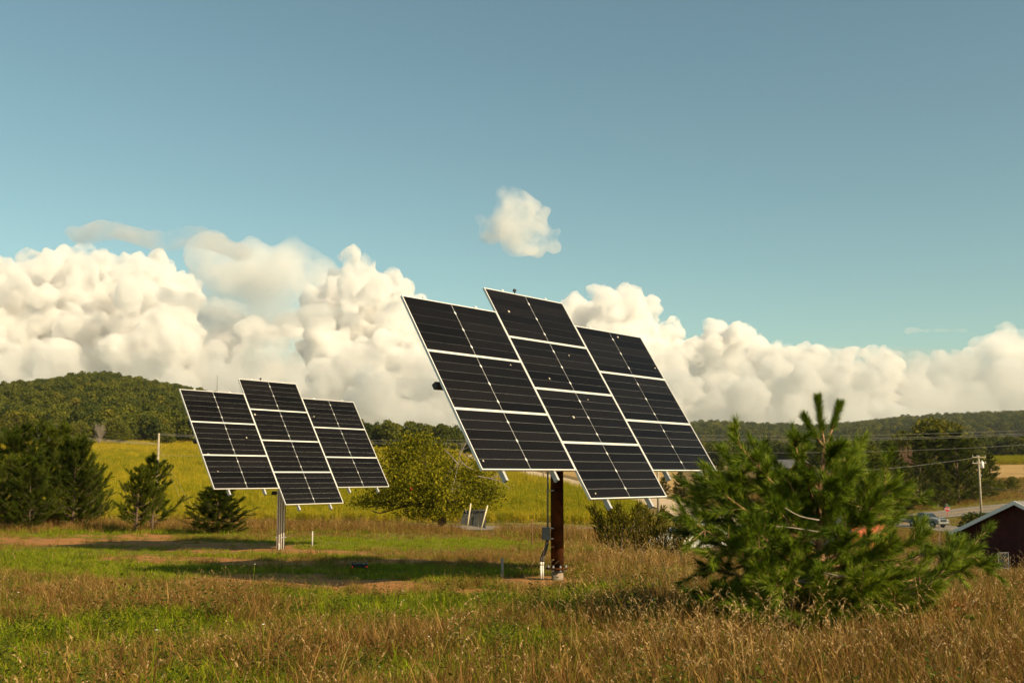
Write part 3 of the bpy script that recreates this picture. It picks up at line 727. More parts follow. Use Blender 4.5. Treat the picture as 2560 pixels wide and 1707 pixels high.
def pine_meshes(seed, Ht, R, whorls, per, tuft, ln, wid, nn, mat_, bark, base=.12, lift=.55, shape=1.0, sub=3, trunk_r=None, gap=0.0):
    """young pine: whorls of branches, each branch a fan of shoots dressed in needles"""
    g = np.random.default_rng(seed); wood = MB(); tr = MB(); nb = []
    lean = g.normal(0, .02, 2); tp = [(lean[0]*t*Ht+g.normal(0,.006)*Ht*.4, lean[1]*t*Ht, t*Ht) for t in np.linspace(0, 1, 7)]
    tr_r = trunk_r or Ht*.018
    tr.tube([(0,0,-.2)]+tp[1:], [tr_r*(1.05-t*.93) for t in np.linspace(0, 1, 7)], 7)
    for w in range(whorls):
        t = base + (1-base)*(w+g.uniform(-.2,.2))/whorls; hz = t*Ht
        if w == whorls-1: hz = Ht*.93
        rr_ = R*((1-t)**shape*.95+.10)*(1 if w else .8)
        n = per + g.integers(-1, 2)
        for k in range(max(3, n)):
            if g.uniform() < gap: continue
            a = 6.283*k/n + g.uniform(-.35,.35) + w*.9
            L_ = rr_*g.uniform(.5, 1.25)
            pts = curve_pts((lean[0]*hz, lean[1]*hz, hz), (math.cos(a), math.sin(a), .05+.5*t), L_, lift, g)
            wood.tube(pts, [tr_r*.42*(1-t*.6)*(1-.8*i/5) for i in range(6)], 4, cap=False)
            P = np.array(pts)
            ends = [(P[-2], P[-1] + (P[-1]-P[-2])*.2)]
            for s in range(sub):
                j = g.integers(1, 5); q = P[j]; dd = P[j+1]-P[j]; dd /= np.linalg.norm(dd)
                sd = dd + g.normal(0, .55, 3) + np.array([0,0,.35]); sd /= np.linalg.norm(sd)
                e = q + sd*L_*g.uniform(.18, .42)
                wood.tube([q, (q+e)/2+g.normal(0,.01,3)*L_, e], [tr_r*.16]*3, 3, cap=False)
                ends.append((e - (e-q)*min(1, tuft/np.linalg.norm(e-q)), e))
                if g.uniform() < .6: ends.append((q + (e-q)*.1, q+(e-q)*.55))
            for (q0, q1) in ends: nb.append(needle_block(g, q0, q1, nn, ln, wid))
            for j in (2, 3): nb.append(needle_block(g, P[j], P[j+1], nn//2, ln, wid))
    for k in range(2): nb.append(needle_block(g, (lean[0]*Ht, lean[1]*Ht, Ht*(.9)), (lean[0]*Ht, lean[1]*Ht, Ht*1.03), nn, ln, wid))
    tm = tr.mesh('trunk', bark); wm = wood.mesh('branches', bark); cm = tri_mesh('crown', nb, mat_)
    return tm, wm, cm
def leafy_meshes(seed, Ht, R, leaf, n, mat_, bark, base=.2, lobes=9, flat=.8, trunk_r=None, multi=1, core=True, ex=1.0):
    """broadleaf tree: forked trunk, limbs to each lobe, leaf clumps through an uneven crown"""
    g = np.random.default_rng(seed); tr = MB(); wood = MB(); V = []
    tr_r = trunk_r or Ht*.022
    for k in range(multi):
        o = g.normal(0, .05, 2)*Ht*(multi > 1)
        tr.tube([(o[0]*.2,o[1]*.2,-.3),(o[0]*.6,o[1]*.6,Ht*base*.6),(o[0],o[1],Ht*(base+.22)),(o[0]*1.3+g.normal(0,.02)*Ht,o[1]*1.3,Ht*.72)], [tr_r, tr_r*.85, tr_r*.6, tr_r*.2], 7)
    C = []
    for k in range(lobes):
        a = 6.283*k*.618+g.uniform(-.4,.4); t = (k+.5)/lobes; zz = Ht*(base + (1-base)*(.12+.78*t))
        rr_ = R*math.sqrt(max(.05, 1-(1.7*(t-.38))**2))*g.uniform(.35,.72)
        C.append((rr_*math.cos(a), rr_*math.sin(a), zz, R*g.uniform(.34,.52), Ht*(1-base)*g.uniform(.15,.23)*flat))
    C.append((0,0,Ht*.86,R*.4,Ht*.14))
    for (cx,cy_,cz,rx,rz) in C:
        wood.tube([(0,0,Ht*(base+.15)), (cx*.5,cy_*.5,(cz+Ht*base)*.5+.05*Ht), (cx,cy_,cz)], [tr_r*.45, tr_r*.3, tr_r*.08], 4, cap=False)
        for q in range(3):
            e = np.array([cx,cy_,cz])+g.normal(0,.6,3)*np.array([rx,rx,rz]); wood.tube([(cx*.7,cy_*.7,cz*.85+Ht*base*.15), tuple(e)], [tr_r*.15,tr_r*.04], 3, cap=False)
    C = np.array(C); w = C[:,3]**2*C[:,4]; w /= w.sum()
    ci = g.choice(len(C), n, p=w); D = g.normal(0,1,(n,3)); D /= np.linalg.norm(D,axis=1)[:,None]
    rad = g.uniform(.55, 1.04, n)**.6 * (1+.16*np.sin(7*D[:,0]+ci)*np.sin(6*D[:,1]-ci)*np.cos(5*D[:,2]))
    stray = g.uniform(0,1,n) < .06; rad[stray] *= g.uniform(1.05,1.25,stray.sum())*ex
    c = C[ci,:3] + D*C[ci][:, [3,3,4]]*rad[:,None]
    nrm = D + g.normal(0,.75,(n,3)); nrm /= np.linalg.norm(nrm,axis=1)[:,None]
    a = np.cross(nrm, g.normal(0,1,(n,3))); a /= np.linalg.norm(a,axis=1)[:,None]; b_ = np.cross(nrm, a)
    s = leaf*g.uniform(.55,1.3,n)[:,None]
    V = np.stack([c-a*s*.6, c-b_*s*.35+nrm*s*.1, c+a*s*.6, c+b_*s*.35+nrm*s*.1], 1).reshape(-1,3)
    cm = np_mesh('crown', V, np.arange(4*n).reshape(-1,4), mat_)
    return tr.mesh('trunk', bark), wood.mesh('branches', bark), cm
def plant(name, meshes, loc, scale, rz, label, cat, group=None, sxy=1.0):
    t = empty(name, loc, rz, label, cat, group)
    t.scale = (scale*sxy, scale*sxy, scale)
    link('trunk', meshes[0], t)
    if meshes[1] is not None: link('branches', meshes[1], t)
    link('crown', meshes[2], t)
    return t

# ---- the near pine on the right, shoot by shoot
def near_pine():
    g = np.random.default_rng(42)
    Y0 = 11.75; b = at(2052, 1575, Y0); b = Vector((b.x, Y0, gz(b.x, Y0)))
    t = empty('pine_tree', b, 0, 'young pine with long bright green needles standing in the foreground on the right', 'tree')
    tr = MB(); wood = MB(); nb = []
    def L(u, v, dy=0.0): p = at(u, v, Y0+dy) - b; return np.array(p)
    top = L(2062, 1118)
    tk = [L(2050,1585), L(2056,1480), L(2050,1380), L(2044,1290), L(2052,1200), top]
    tr.tube(tk, [.055,.05,.045,.036,.028,.02], 9)
    def shoot(q0, q1, n=150, ln=.12, wid=.0052):
        nb.append(needle_block(g, q0, q1, int(n*.95), ln, wid, (.45, 1.1)))
    def branch(pts, r0=.02, sub=4, n=150, bare=.35, spread=.34):
        P = [np.array(p) for p in pts]
        # densify
        Q = np.array(spline(P, .12)); m = len(Q)
        wood.tube(Q, [r0*(1-.75*i/m) for i in range(m)], 6, cap=False)
        for i in range(int(m*bare), m-1, 1):
            if g.uniform() < .75: shoot(Q[i], Q[i+1], 70)
        shoot(Q[-2], Q[-1] + (Q[-1]-Q[-2])*.7, n)
        for s in range(sub):
            i = int(g.uniform(.3, .95)*(m-1)); d = Q[min(i+1,m-1)]-Q[max(i-1,0)]; d /= np.linalg.norm(d)
            sd = d*1.0 + g.normal(0, .5, 3) + np.array([0,0,.2]); sd /= np.linalg.norm(sd)
            e = Q[i] + sd*spread*g.uniform(.5, 1.25)
            mid = (Q[i]+e)/2 + g.normal(0,.02,3)
            wood.tube([Q[i], mid, e], [r0*.4, r0*.3, r0*.2], 5, cap=False)
            shoot(mid, e, n); shoot((Q[i]+mid)/2, mid, n//2)
            if g.uniform() < .8:
                e2 = mid + (sd + g.normal(0,.6,3))*spread*.45; wood.tube([mid, e2], [r0*.28,r0*.16], 4, cap=False); shoot(mid+(e2-mid)*.2, e2, n)
    # leader: three upright candles
    for (u, v, dy) in ((2045, 998, 0), (2098, 1012, .05), (2012, 1042, -.08)):
        e = L(u, v, dy); Q = spline([top, top+(e-top)*.45+np.array([0,0,-.03]), e], .05); wood.tube(Q, [.014*(1-.5*i/len(Q)) for i in range(len(Q))], 6, cap=False)
        for i in range(int(len(Q)*.3), len(Q)-1): shoot(Q[i], Q[i+1], 170, .12)
        shoot(Q[-3], Q[-1], 260, .10)
    # branches read off the photograph: tip pixel, start on trunk (pixel), depth of the tip
    for (tip, st, dy, mid) in [
        ((1985,1085),(2050,1230),-.1,(2000,1160)), ((1965,1190),(2045,1325),-.55,(2000,1255)), ((1838,1102),(2045,1325),-.5,(1925,1200)), ((1880,1105),(2046,1300),.3,(1930,1190)),
        ((1808,1130),(2046,1310),.1,(1900,1230)), ((2138,1165),(2056,1270),.1,(2115,1215)), ((2150,1120),(2060,1200),.35,(2110,1150)), ((2085,1135),(2056,1190),-.25,(2080,1150)),
        ((2200,1190),(2052,1350),.2,(2130,1280)), ((2270,1230),(2052,1370),.1,(2170,1310)), ((2185,1260),(2052,1340),-.5,(2140,1310)), ((1745,1240),(2050,1380),-.1,(1880,1310)),
        ((1735,1330),(2050,1400),.3,(1860,1360)), ((1800,1190),(2050,1330),.5,(1900,1270)), ((1725,1300),(2050,1420),-.3,(1850,1370)), ((1820,1380),(2050,1440),-.9,(1930,1420)),
        ((1900,1335),(2050,1420),-1.0,(1960,1390)), ((1990,1360),(2050,1400),-1.05,(2020,1390)), ((2120,1350),(2052,1410),-1.0,(2090,1390)), ((2210,1370),(2052,1430),-.8,(2140,1410)),
        ((2470,1322),(2056,1460),.1,(2330,1440)), ((2440,1400),(2056,1470),.15,(2290,1475)), ((2330,1375),(2056,1450),.5,(2220,1420)), ((2380,1430),(2056,1480),-.4,(2230,1480)),
        ((2290,1350),(2056,1420),-.3,(2180,1400)), ((2330,1470),(2056,1500),-.6,(2200,1500)), ((2240,1440),(2056,1470),-1.1,(2150,1470)), ((2160,1480),(2056,1490),-1.2,(2100,1480)),
        ((1760,1410),(2050,1470),.2,(1890,1450)), ((1730,1480),(2050,1510),0,(1870,1510)), ((1790,1500),(2050,1520),-.7,(1900,1520)), ((1880,1450),(2050,1490),-1.1,(1960,1480)), ((1960,1440),(2050,1480),-1.2,(2010,1470)), ((2050,1450),(2052,1490),-1.3,(2055,1480)),
        ((1930,1150),(2048,1280),.6,(1980,1210)), ((2220,1320),(2052,1400),.7,(2130,1370)), ((1850,1270),(2050,1370),.8,(1940,1320)), ((2000,1280),(2048,1350),.9,(2020,1310)), ((2120,1250),(2052,1340),.8,(2090,1290)),
        ((2010,1180),(2050,1290),-.6,(2030,1240)), ((2075,1220),(2052,1310),-.6,(2065,1270)), ((1930,1260),(2048,1360),-.8,(1980,1310)), ((2100,1420),(2052,1450),1.1,(2080,1440)), ((1950,1400),(2050,1450),1.1,(2000,1430)), ((2300,1420),(2056,1470),.9,(2180,1450)), ((1850,1450),(2050,1490),1.0,(1940,1470)),
        ((1740,1540),(2050,1550),-.3,(1880,1548)), ((1800,1545),(2050,1555),-.9,(1920,1552)), ((1900,1540),(2050,1550),-1.2,(1970,1548)), ((2000,1545),(2050,1550),-1.3,(2030,1550)), ((2110,1540),(2056,1550),-1.2,(2080,1548)), ((2200,1535),(2056,1545),-.9,(2120,1545)), ((2280,1520),(2056,1540),-.3,(2160,1535)), ((1790,1520),(2050,1540),.7,(1910,1535)), ((2180,1510),(2056,1530),.8,(2120,1520)), ((1960,1520),(2050,1540),.9,(2000,1530)), ((1765,1165),(2046,1320),.1,(1880,1250)), ((1825,1150),(2046,1310),-.35,(1910,1230)), ((1855,1118),(2046,1290),.0,(1930,1200)), ((1785,1215),(2048,1350),-.4,(1890,1290)), ((1750,1195),(2048,1340),.4,(1880,1270)), ((2230,1215),(2052,1360),-.25,(2140,1290)), ((2120,1195),(2054,1300),-.4,(2090,1250)), ((1770,1350),(2050,1430),.6,(1900,1390)), ((1760,1290),(2050,1390),.4,(1890,1340))]:
        s = L(*st); e = L(tip[0], tip[1], dy); m_ = L(mid[0], mid[1], dy*.6)
        hi = tip[1] < 1200; branch([s, m_, e], r0=.018, sub=9 if hi else 13, spread=.2 if hi else .32)
    dd = MB()
    for pts in ([(2050,1440),(2000,1450),(1965,1462)], [(2050,1460),(1990,1452),(1960,1448),(1950,1470)], [(2055,1430),(2110,1440),(2160,1432)], [(2050,1330),(1975,1318),(1940,1316)], [(2048,1300),(2000,1290),(1960,1268)]):
        Q = spline([L(a, b_, -.75) for a, b_ in pts], .05); dd.tube(Q, [.011*(1-.6*i/len(Q)) for i in range(len(Q))], 6, cap=False)
    dd.build('dead_branches', BARKG, t)
    tr.build('trunk', BARKP, t)
    wood.build('branches', BARKP, t)
    link('crown', tri_mesh('crown', nb, NEEDL), t)
    return t
near_pine()

# ---- young pines at the left edge and behind the far tracker
PN = [pine_meshes(300+i, 4.0, 1.8, 11, 8, .34, .23, .017, 56, NEEDF, BARK, base=.05, lift=.7, shape=.42, sub=6, gap=.06) for i in range(3)]
PS = [pine_meshes(320+i, 3.0, 1.25, 10, 6, .25, .16, .013, 60, NEEDF, BARK, base=.12, lift=.9, shape=.55, sub=5, gap=.16) for i in range(2)]
def tree_px(u, vtop, Y, H0):       # ground point under pixel column u at distance Y, and the scale that puts the top at vtop
    p = gp(u, Y, -.03); return p, (at(u, vtop, Y).z - p.z)/H0
gl_ = 'young pines at the left edge'
for (u, vt, Y, k, rz, sxy, lab) in [
    (45, 1078, 50, 0, .3, 1.05, 'leftmost tall dark pine at the left edge of the field'),
    (128, 1072, 52, 1, 1.9, 1.0, 'tallest dark pine of the left edge group, second from the left'),
    (195, 1100, 49, 2, 3.1, .95, 'dark pine on the right side of the left edge group'),
    (-40, 1100, 47, 1, 4.4, 1.1, 'dark pine cut off by the left border of the photo'),
    (88, 1150, 46, 2, 5.2, 1.0, 'shorter dark pine in front of the left edge group'),
    (238, 1165, 51, 0, 2.2, .8, 'smallest dark pine at the right end of the left edge group')]:
    p, s = tree_px(u, vt, Y, 4.1); plant('pine_tree', PN[k], p, s, rz, lab, 'tree', gl_, sxy)
for (u, vt, Y, k, rz, sxy, lab) in [
    (352, 1165, 44, 0, .5, 1.1, 'left one of two small open pines beside the wooden utility pole'),
    (392, 1138, 45, 1, 2.0, 1.1, 'small slender open pine just in front of the wooden utility pole')]:
    p, s = tree_px(u, vt, Y, 3.1); plant('pine_tree', PS[k], p, s, rz, lab, 'tree', 'small pines left of the far tracker', sxy)

p, s = tree_px(556, 1224, 43, 4.1); plant('pine_tree', PN[1], p, s, 4.0, 'low bushy pine behind the farther tracker near the yellow guy guards', 'tree', 'small pines left of the far tracker', 1.9)

# ---- crab apple between the trackers
def crab():
    Yc = 56.0; p = gp(1103, Yc, -.03); s = (at(1103, 1100, Yc).z-p.z)
    t = empty('crabapple_tree', p, 0, 'spreading yellow green crab apple tree between the two trackers', 'tree')
    g = np.random.default_rng(5); tr = MB(); wood = MB(); dead = MB(); V = []
    def L(u, v, dy=0.): q = at(u, v, Yc+dy) - p; return np.array(q)
    tr.tube([(0,0,-.2), L(1103,1285), L(1090,1268), L(1070,1255)], [.17,.15,.12,.1], 8)
    tr.tube([L(1106,1300)+np.array([.1,0,-.2]), L(1112,1280), L(1120,1258)], [.1,.08,.06], 7)
    low = spline([L(1085,1268), L(1040,1262), L(1000,1268), L(950,1282), L(930,1276)], .3); wood.tube(low, [.09*(1-.8*i/len(low)) for i in range(len(low))], 6)
    lobes = [(1000,1150,.5,62,38),(1045,1120,0,52,32),(1060,1160,-.7,70,36),(985,1195,-.3,60,34),(1040,1205,-1.2,80,34),(1095,1190,-.6,70,32),(1130,1160,.8,60,30),(1160,1190,.2,60,30),(1190,1215,0,50,28),(1215,1245,-.2,46,24),(1165,1245,-.6,50,24),(1110,1235,-1.2,60,26),
             (1060,1245,-1.0,60,24),(1000,1235,-.6,60,26),(945,1240,0,50,20),(905,1255,.2,36,14),(1080,1130,.9,55,30),(1020,1100,.3,28,18),(1055,1098,.2,26,16),(980,1130,.4,30,20),(1200,1170,.9,40,20),(1235,1225,.4,30,16),(1140,1275,-.8,40,15),(1070,1280,-1.0,46,16),(1105,1282,-1.2,40,13),(1030,1280,-.7,40,13),(1180,1270,-.4,36,13),(960,1262,-.2,40,12)]
    sc_ = Yc/F
    for (u, v, dy, ru, rv) in lobes:
        c = L(u, v, dy); st = L(1085, 1262) if u < 1130 else L(1118, 1258)
        wood.tube([st, (st+c)/2+g.normal(0,.12,3), c], [.06,.04,.015], 5, cap=False)
        for q in range(4): wood.tube([c+(st-c)*.3, c+g.normal(0,.5,3)*np.array([ru,ru,rv])*sc_], [.016,.005], 3, cap=False)
        n = int(ru*rv*.62); D = g.normal(0,1,(n,3)); D /= np.linalg.norm(D,axis=1)[:,None]
        cc = c + D*np.array([ru,ru*.9,rv])*sc_*(g.uniform(.1,1.3,n)**.7)[:,None]*1.15
        nr_ = D+g.normal(0,.9,(n,3)); nr_ /= np.linalg.norm(nr_,axis=1)[:,None]
        a = np.cross(nr_, g.normal(0,1,(n,3))); a /= np.linalg.norm(a,axis=1)[:,None]; b2 = np.cross(nr_,a); sz = .062*g.uniform(.6,1.5,n)[:,None]
        V.append(np.stack([cc-a*sz, cc-b2*sz*.55, cc+a*sz, cc+b2*sz*.55],1).reshape(-1,3))
    # dead grey limbs sticking out on the right
    for pts in ([(1120,1255),(1135,1205),(1145,1160),(1155,1110)],[(1145,1160),(1128,1140),(1112,1124)],[(1148,1140),(1165,1105),(1172,1085)],[(1150,1150),(1165,1165),(1180,1172)],[(1110,1200),(1122,1180),(1135,1172),(1150,1150)],[(1195,1190),(1225,1196),(1255,1205),(1275,1222)],[(1225,1196),(1245,1190),(1262,1192)],[(1120,1245),(1135,1225),(1150,1212)]):
        Q = spline([L(a, b_, -.9) for a, b_ in pts], .2); dead.tube(Q, [.035*(1-.75*i/len(Q)) for i in range(len(Q))], 5, cap=False)
        for q in range(8):
            i = g.integers(1, len(Q)); e = Q[i]+g.normal(0,.22,3)+np.array([0,0,.1]); dead.tube([Q[i], e], [.012,.004], 3, cap=False)
    tr.build('trunk', BARK, t); wood.build('branches', BARK, t); dead.build('dead_branches', BARKG, t)
    V = np.vstack(V); link('crown', np_mesh('crown', V, np.arange(len(V)).reshape(-1,4), LEAFA), t)
    ap = MB(); c = L(1028,1222,-2.6)
    ap.lathe([(.01,-.05),(.05,-.02),(.06,.01),(.04,.05),(.01,.05)], c, 8); ap.build('apple', solid('red_apple', (.45,.03,.02), .4), t)
crab()

# ---- junipers in front of the white car
def juniper(u0, v0, arms, Y, label, seed):
    g = np.random.default_rng(seed); p = gp(u0, Y, -.02)
    t = empty('juniper_shrub', p, 0, label, 'shrub', 'junipers by the parked car'); wood = MB(); V = []
    def L(u, v, dy=0.): q = at(u, v, Y+dy) - p; return np.array(q)
    for (u, v, dy, dens) in arms:
        e = L(u, v, dy); st = np.array([g.normal(0,.06), g.normal(0,.06), 0])
        Q = spline([st, st+(e-st)*.35+np.array([0,0,-.08]), e], .1); wood.tube(Q, [.035*(1-.8*i/len(Q)) for i in range(len(Q))], 5, cap=False)
        for i in range(int(len(Q)*.38), len(Q)):
            for q in range(int(12*dens)):
                t_ = i/len(Q); o = Q[i] + g.normal(0,.17*(1.25-t_),3); d = (e-st)/np.linalg.norm(e-st)+g.normal(0,.45,3)+np.array([0,0,.25]); d /= np.linalg.norm(d)
                V.append(needle_block(g, o, o+d*g.uniform(.12,.26), 18, .07, .024, (.25,.75)))
    wood.build('stems', BARK, t); link('foliage', tri_mesh('foliage', V, JUNI), t)
juniper(1542, 1355, [(1485,1276,0,1.1),(1500,1300,.2,.8),(1600,1272,0,.8),(1545,1275,.3,1.2),(1525,1285,-.2,1.0),(1560,1300,0,.8)], 33, 'open juniper with two long arms left of the parked car', 61)
juniper(1592, 1358, [(1655,1280,0,.9),(1620,1290,.3,1.1),(1600,1300,-.2,1.1),(1640,1310,0,1.1),(1580,1310,.2,1.0),(1665,1300,-.1,.7),(1612,1280,0,.7)], 34, 'bushy rust tinged juniper in the middle of the three', 62)
juniper(1672, 1372, [(1700,1312,0,.8),(1718,1320,.2,.8),(1690,1325,-.2,.9),(1660,1325,0,1.1),(1640,1335,.2,1.1),(1715,1340,0,1)], 32, 'low juniper in front of the parked white car', 63)

# ------------------------------------------------------------------ corn, stubble and woods
CORN = leafmat('corn_leaves', [(.19,.15,.005),(.40,.31,.010),(.56,.42,.025),(.66,.49,.08)], trans=.35, rough=.5)
CORNG = leafmat('green_corn_leaves', [(.14,.155,.005),(.27,.265,.008),(.40,.35,.018)], trans=.35, rough=.5)
def corn_patch(seed, n, mats):
    g = np.random.default_rng(seed); V = []; Fq = []; mi = []
    for k in range(n):
        bx, by = g.uniform(-.8,.8,2); hgt = g.uniform(1.5,2.1); m_ = g.choice(2, p=[.75,.25])
        for j in range(9):
            zz = hgt*(.15+.75*j/8); a = g.uniform(0,6.283); ln = g.uniform(.45,.75)*(1 if j < 7 else .6); w = .07
            s = np.array([-math.sin(a),math.cos(a),0])*w; d = np.array([math.cos(a),math.sin(a),0]); p = np.array([bx,by,zz]); b0 = len(V)
            for q in range(4):
                t = q/3; c = p + d*ln*t + np.array([0,0,ln*(.75*t-1.0*t*t)]); ww = 1-t*.8
                V += [tuple(c-s*ww), tuple(c+s*ww)]
                if q: Fq.append((b0+2*q-2,b0+2*q-1,b0+2*q+1,b0+2*q)); mi.append(m_)
        b0 = len(V); V += [(bx-.02,by,0),(bx+.02,by,0),(bx+.012,by,hgt+.25),(bx-.012,by,hgt+.25)]; Fq.append((b0,b0+1,b0+2,b0+3)); mi.append(0)
        b0 = len(V); V += [(bx,by-.02,0),(bx,by+.02,0),(bx,by+.012,hgt+.25),(bx,by-.012,hgt+.25)]; Fq.append((b0,b0+1,b0+2,b0+3)); mi.append(0)
    return np_mesh('corn', V, Fq, mats, mi)
CP = proto_collection('corn_plants', [corn_patch(500+i, 7, [CORN, CORNG]) for i in range(3)]+[corn_patch(510+i, 7, [CORNG, CORN]) for i in range(3)])
xs, ys = [], []
for (n, y0, y1) in ((8700,119,160),(10500,160,230),(11000,230,320),(10500,320,455)):
    a, b_ = fan_points(n, y0, y1, -520, 1800); xs.append(a); ys.append(b_)
x = np.concatenate(xs); y = np.concatenate(ys); d, _ = roadinfo(x, y); G_ = gravel_right(x, y)
k = (d > 3.0) & ((G_ < -8)) ; x, y = x[k], y[k]
z = hh(x, y); band_ = noise2(x*.25, y, .035, 44, 3)
idx = np.where(rng.uniform(-.7,.7,len(x)) < band_ + .25 - (y-120)/300, rng.integers(3,6,len(x)), rng.integers(0,3,len(x)))
sc_ = rng.uniform(.7,1.0,len(x))*np.clip(.55+(y-118)/90, .62, 1.0)
scatter('corn_field', np.stack([x,y,z],1), np.stack([np.zeros(len(x)),np.zeros(len(x)),rng.uniform(0,6.28,len(x))],1), np.stack([sc_*(1+.5*(y>230)),sc_*(1+.5*(y>230)),sc_],1), idx, CP, 'yellow green corn field sloping up behind the trackers')
# corn strip beyond the stubble on the right, rough grass and weeds on the road banks
x, y = fan_points(1500, 405, 470, 2380, 2900); z = hh(x, y)
scatter('corn_strip', np.stack([x,y,z],1), np.stack([0*x,0*x,rng.uniform(0,6.28,len(x))],1), np.full(len(x),1.1), rng.integers(3,6,len(x)), CP, 'distant strip of green corn behind the tan stubble field on the right')
xs, ys = [], []
for (n, y0, y1, u0, u1) in ((8500, 62, 104, 1250, 2900),(7000,104,135,-400,2900),(10500,135,215,1380,2900),(4000,215,300,2380,2900)):
    a, b_ = fan_points(n, y0, y1, u0, u1); xs.append(a); ys.append(b_)
x = np.concatenate(xs); y = np.concatenate(ys); d, _ = roadinfo(x, y); G_ = gravel_right(x, y); uu = CX+F*x/y
k = (d > .7) & ~((y > 119) & (G_ < -9) & (uu < 1800)) & ~((y>172)&(uu<1680)); x, y, d = x[k], y[k], d[k]
z = hh(x, y); q = rng.uniform(0,1,len(x)); mow = d < 5
idx = np.where(q < .45, rng.choice(iBRN,len(x)), np.where(q < .6, rng.choice(iDRY,len(x)), rng.choice(iMIX,len(x)))); idx[mow] = rng.choice(iGRN+iMIX, mow.sum())
sc_ = rng.uniform(1.2,2.3,len(x))*np.where(mow, .75, 1.0)
scatter('bank_grass', np.stack([x,y,z],1), np.stack([0*x,0*x,rng.uniform(0,6.28,len(x))],1), sc_, idx, GC, 'rough grass and weeds on the road banks')

# ---- woods
def solid_crown(seed, Ht, R, n, leaf, mat_, lobes=8, base=.08):
    return leafy_meshes(seed, Ht, R, leaf, n, mat_, BARK, base=base, lobes=lobes)[2]
def spruce(seed, Ht, R, mat_, n=900):
    g = np.random.default_rng(seed); t = 1-np.sqrt(g.uniform(0,1,n)); a = g.uniform(0,6.283,n)
    lay = np.round(t*14)/14; rr_ = R*(1-t)*(.75+.35*(1-(t-lay+.036)*14))*g.uniform(.55,1.05,n)**.5
    c = np.stack([rr_*np.cos(a), rr_*np.sin(a), Ht*(.06+.94*t)],1)
    d = np.stack([np.cos(a),np.sin(a),np.full(n,-.25)],1)+g.normal(0,.3,(n,3)); s = np.cross(d, np.array([0,0,1.]))+g.normal(0,.25,(n,3)); s /= np.linalg.norm(s,axis=1)[:,None]
    L_ = R*.32*g.uniform(.6,1.2,n)[:,None]*(.45+.7*(1-t))[:,None]
    V = np.stack([c-s*L_*.4, c+s*L_*.4, c+d*L_],1).reshape(-1,3)
    return np_mesh('crown', V, np.arange(len(V)).reshape(-1,3), mat_)
WD = [solid_crown(600+i, 13, 5.2, 620, 1.15, LEAFD) for i in range(3)] + [solid_crown(610+i, 13, 5.0, 620, 1.15, LEAFM) for i in range(4)] + [solid_crown(620+i, 12, 5.2, 620, 1.15, LEAFY) for i in range(2)] + [spruce(630+i, 15, 3.4, NEEDF) for i in range(2)]
WC = proto_collection('wood_crowns', WD)
def woods(name, n, y0, y1, u0, u1, smin, smax, weights, label, keepf=None):
    x, y = fan_points(n, y0, y1, u0, u1)
    if keepf is not None: k = keepf(x, y); x, y = x[k], y[k]
    z = hh(x, y)
    w = np.array(weights, float); w /= w.sum(); idx = rng.choice(len(WD), len(x), p=w)
    s = rng.uniform(smin, smax, len(x)); s3 = np.stack([s*rng.uniform(.85,1.25,len(x)), s*rng.uniform(.85,1.25,len(x)), s*rng.uniform(.85,1.15,len(x))],1)
    return scatter(name, np.stack([x,y,z-.5],1), np.stack([0*x,0*x,rng.uniform(0,6.28,len(x))],1), s3, idx, WC, label)
woods('hillside_forest', 14500, 462, 1150, -500, 1330, .42, 1.0, [2,2,2,3,3,3,3,1,1,.5,.5], 'dense mixed green forest covering the rounded hill on the left')
woods('conifer_plantation', 900, 470, 560, 880, 1330, .45, .6, [0,0,0,.5,.5,0,0,0,0,4,4], 'even dark conifer plantation at the far edge of the corn field')
woods('tree_line', 1900, 470, 640, 1330, 2900, .5, .88, [5,5,5,1,1,1,1,0,0,1,1], 'dark green woodland line across the valley on the right', lambda x, y: (y > 488) | (CX+F*x/y < 2400))
woods('distant_hill_forest', 6500, 1500, 2750, 1250, 2950, 1.3, 1.9, [3,3,3,2,2,2,2,1,1,0,0], 'far wooded hills beyond the valley woods')

# ---- trees one can tell apart beyond the fields
TD = [leafy_meshes(700+i, 12, 5.5, .62, 2600, LEAFM, BARK, base=.1, lobes=12) for i in range(2)]
TY = [leafy_meshes(710+i, 12, 6.0, .6, 2600, LEAFY, BARK, base=.12, lobes=13)  for i in range(2)]
TP = [pine_meshes(720+i, 14, 4.2, 13, 7, 1.1, .62, .06, 34, NEEDF, BARK, base=.06, lift=.4, shape=.75, sub=5) for i in range(3)]
TS = [(MB().tube([(0,0,-.3),(0,0,13)], [.22,.03], 6).mesh('trunk', BARK), None, spruce(740+i, 15, 3.2, NEEDB, 1300)) for i in range(2)]
BARE = MB(); g = np.random.default_rng(9)
for k in range(70):
    a = g.uniform(0,6.283); e = np.array([math.cos(a)*g.uniform(.3,2.4), math.sin(a)*g.uniform(.3,2.4), g.uniform(3.5,8.5)]); BARE.tube([(0,0,.5+g.uniform(0,1.5)), e*np.array([.35,.35,.55]), e], [.07,.05,.02], 3, cap=False)
    for q in range(3): f = e+g.normal(0,.7,3); BARE.tube([e*.8, f], [.03,.012], 3, cap=False)
BT = (MB().tube([(0,0,-.3),(0,0,1.2),(.1,0,3)], [.2,.17,.08], 6).mesh('trunk', BARK), None, BARE.mesh('crown', TWIG))
BT2 = (BT[0], None, BT[2].copy()); BT2[2].materials.clear(); BT2[2].materials.append(BARKG)
def put(name, meshes, H0, rows, cat, group):
    for i, (u, vt, Y, rz, sxy, lab) in enumerate(rows):
        p, s = tree_px(u, vt, Y, H0); plant(name, meshes[i % len(meshes)], p, s, rz, lab, cat, group, sxy)
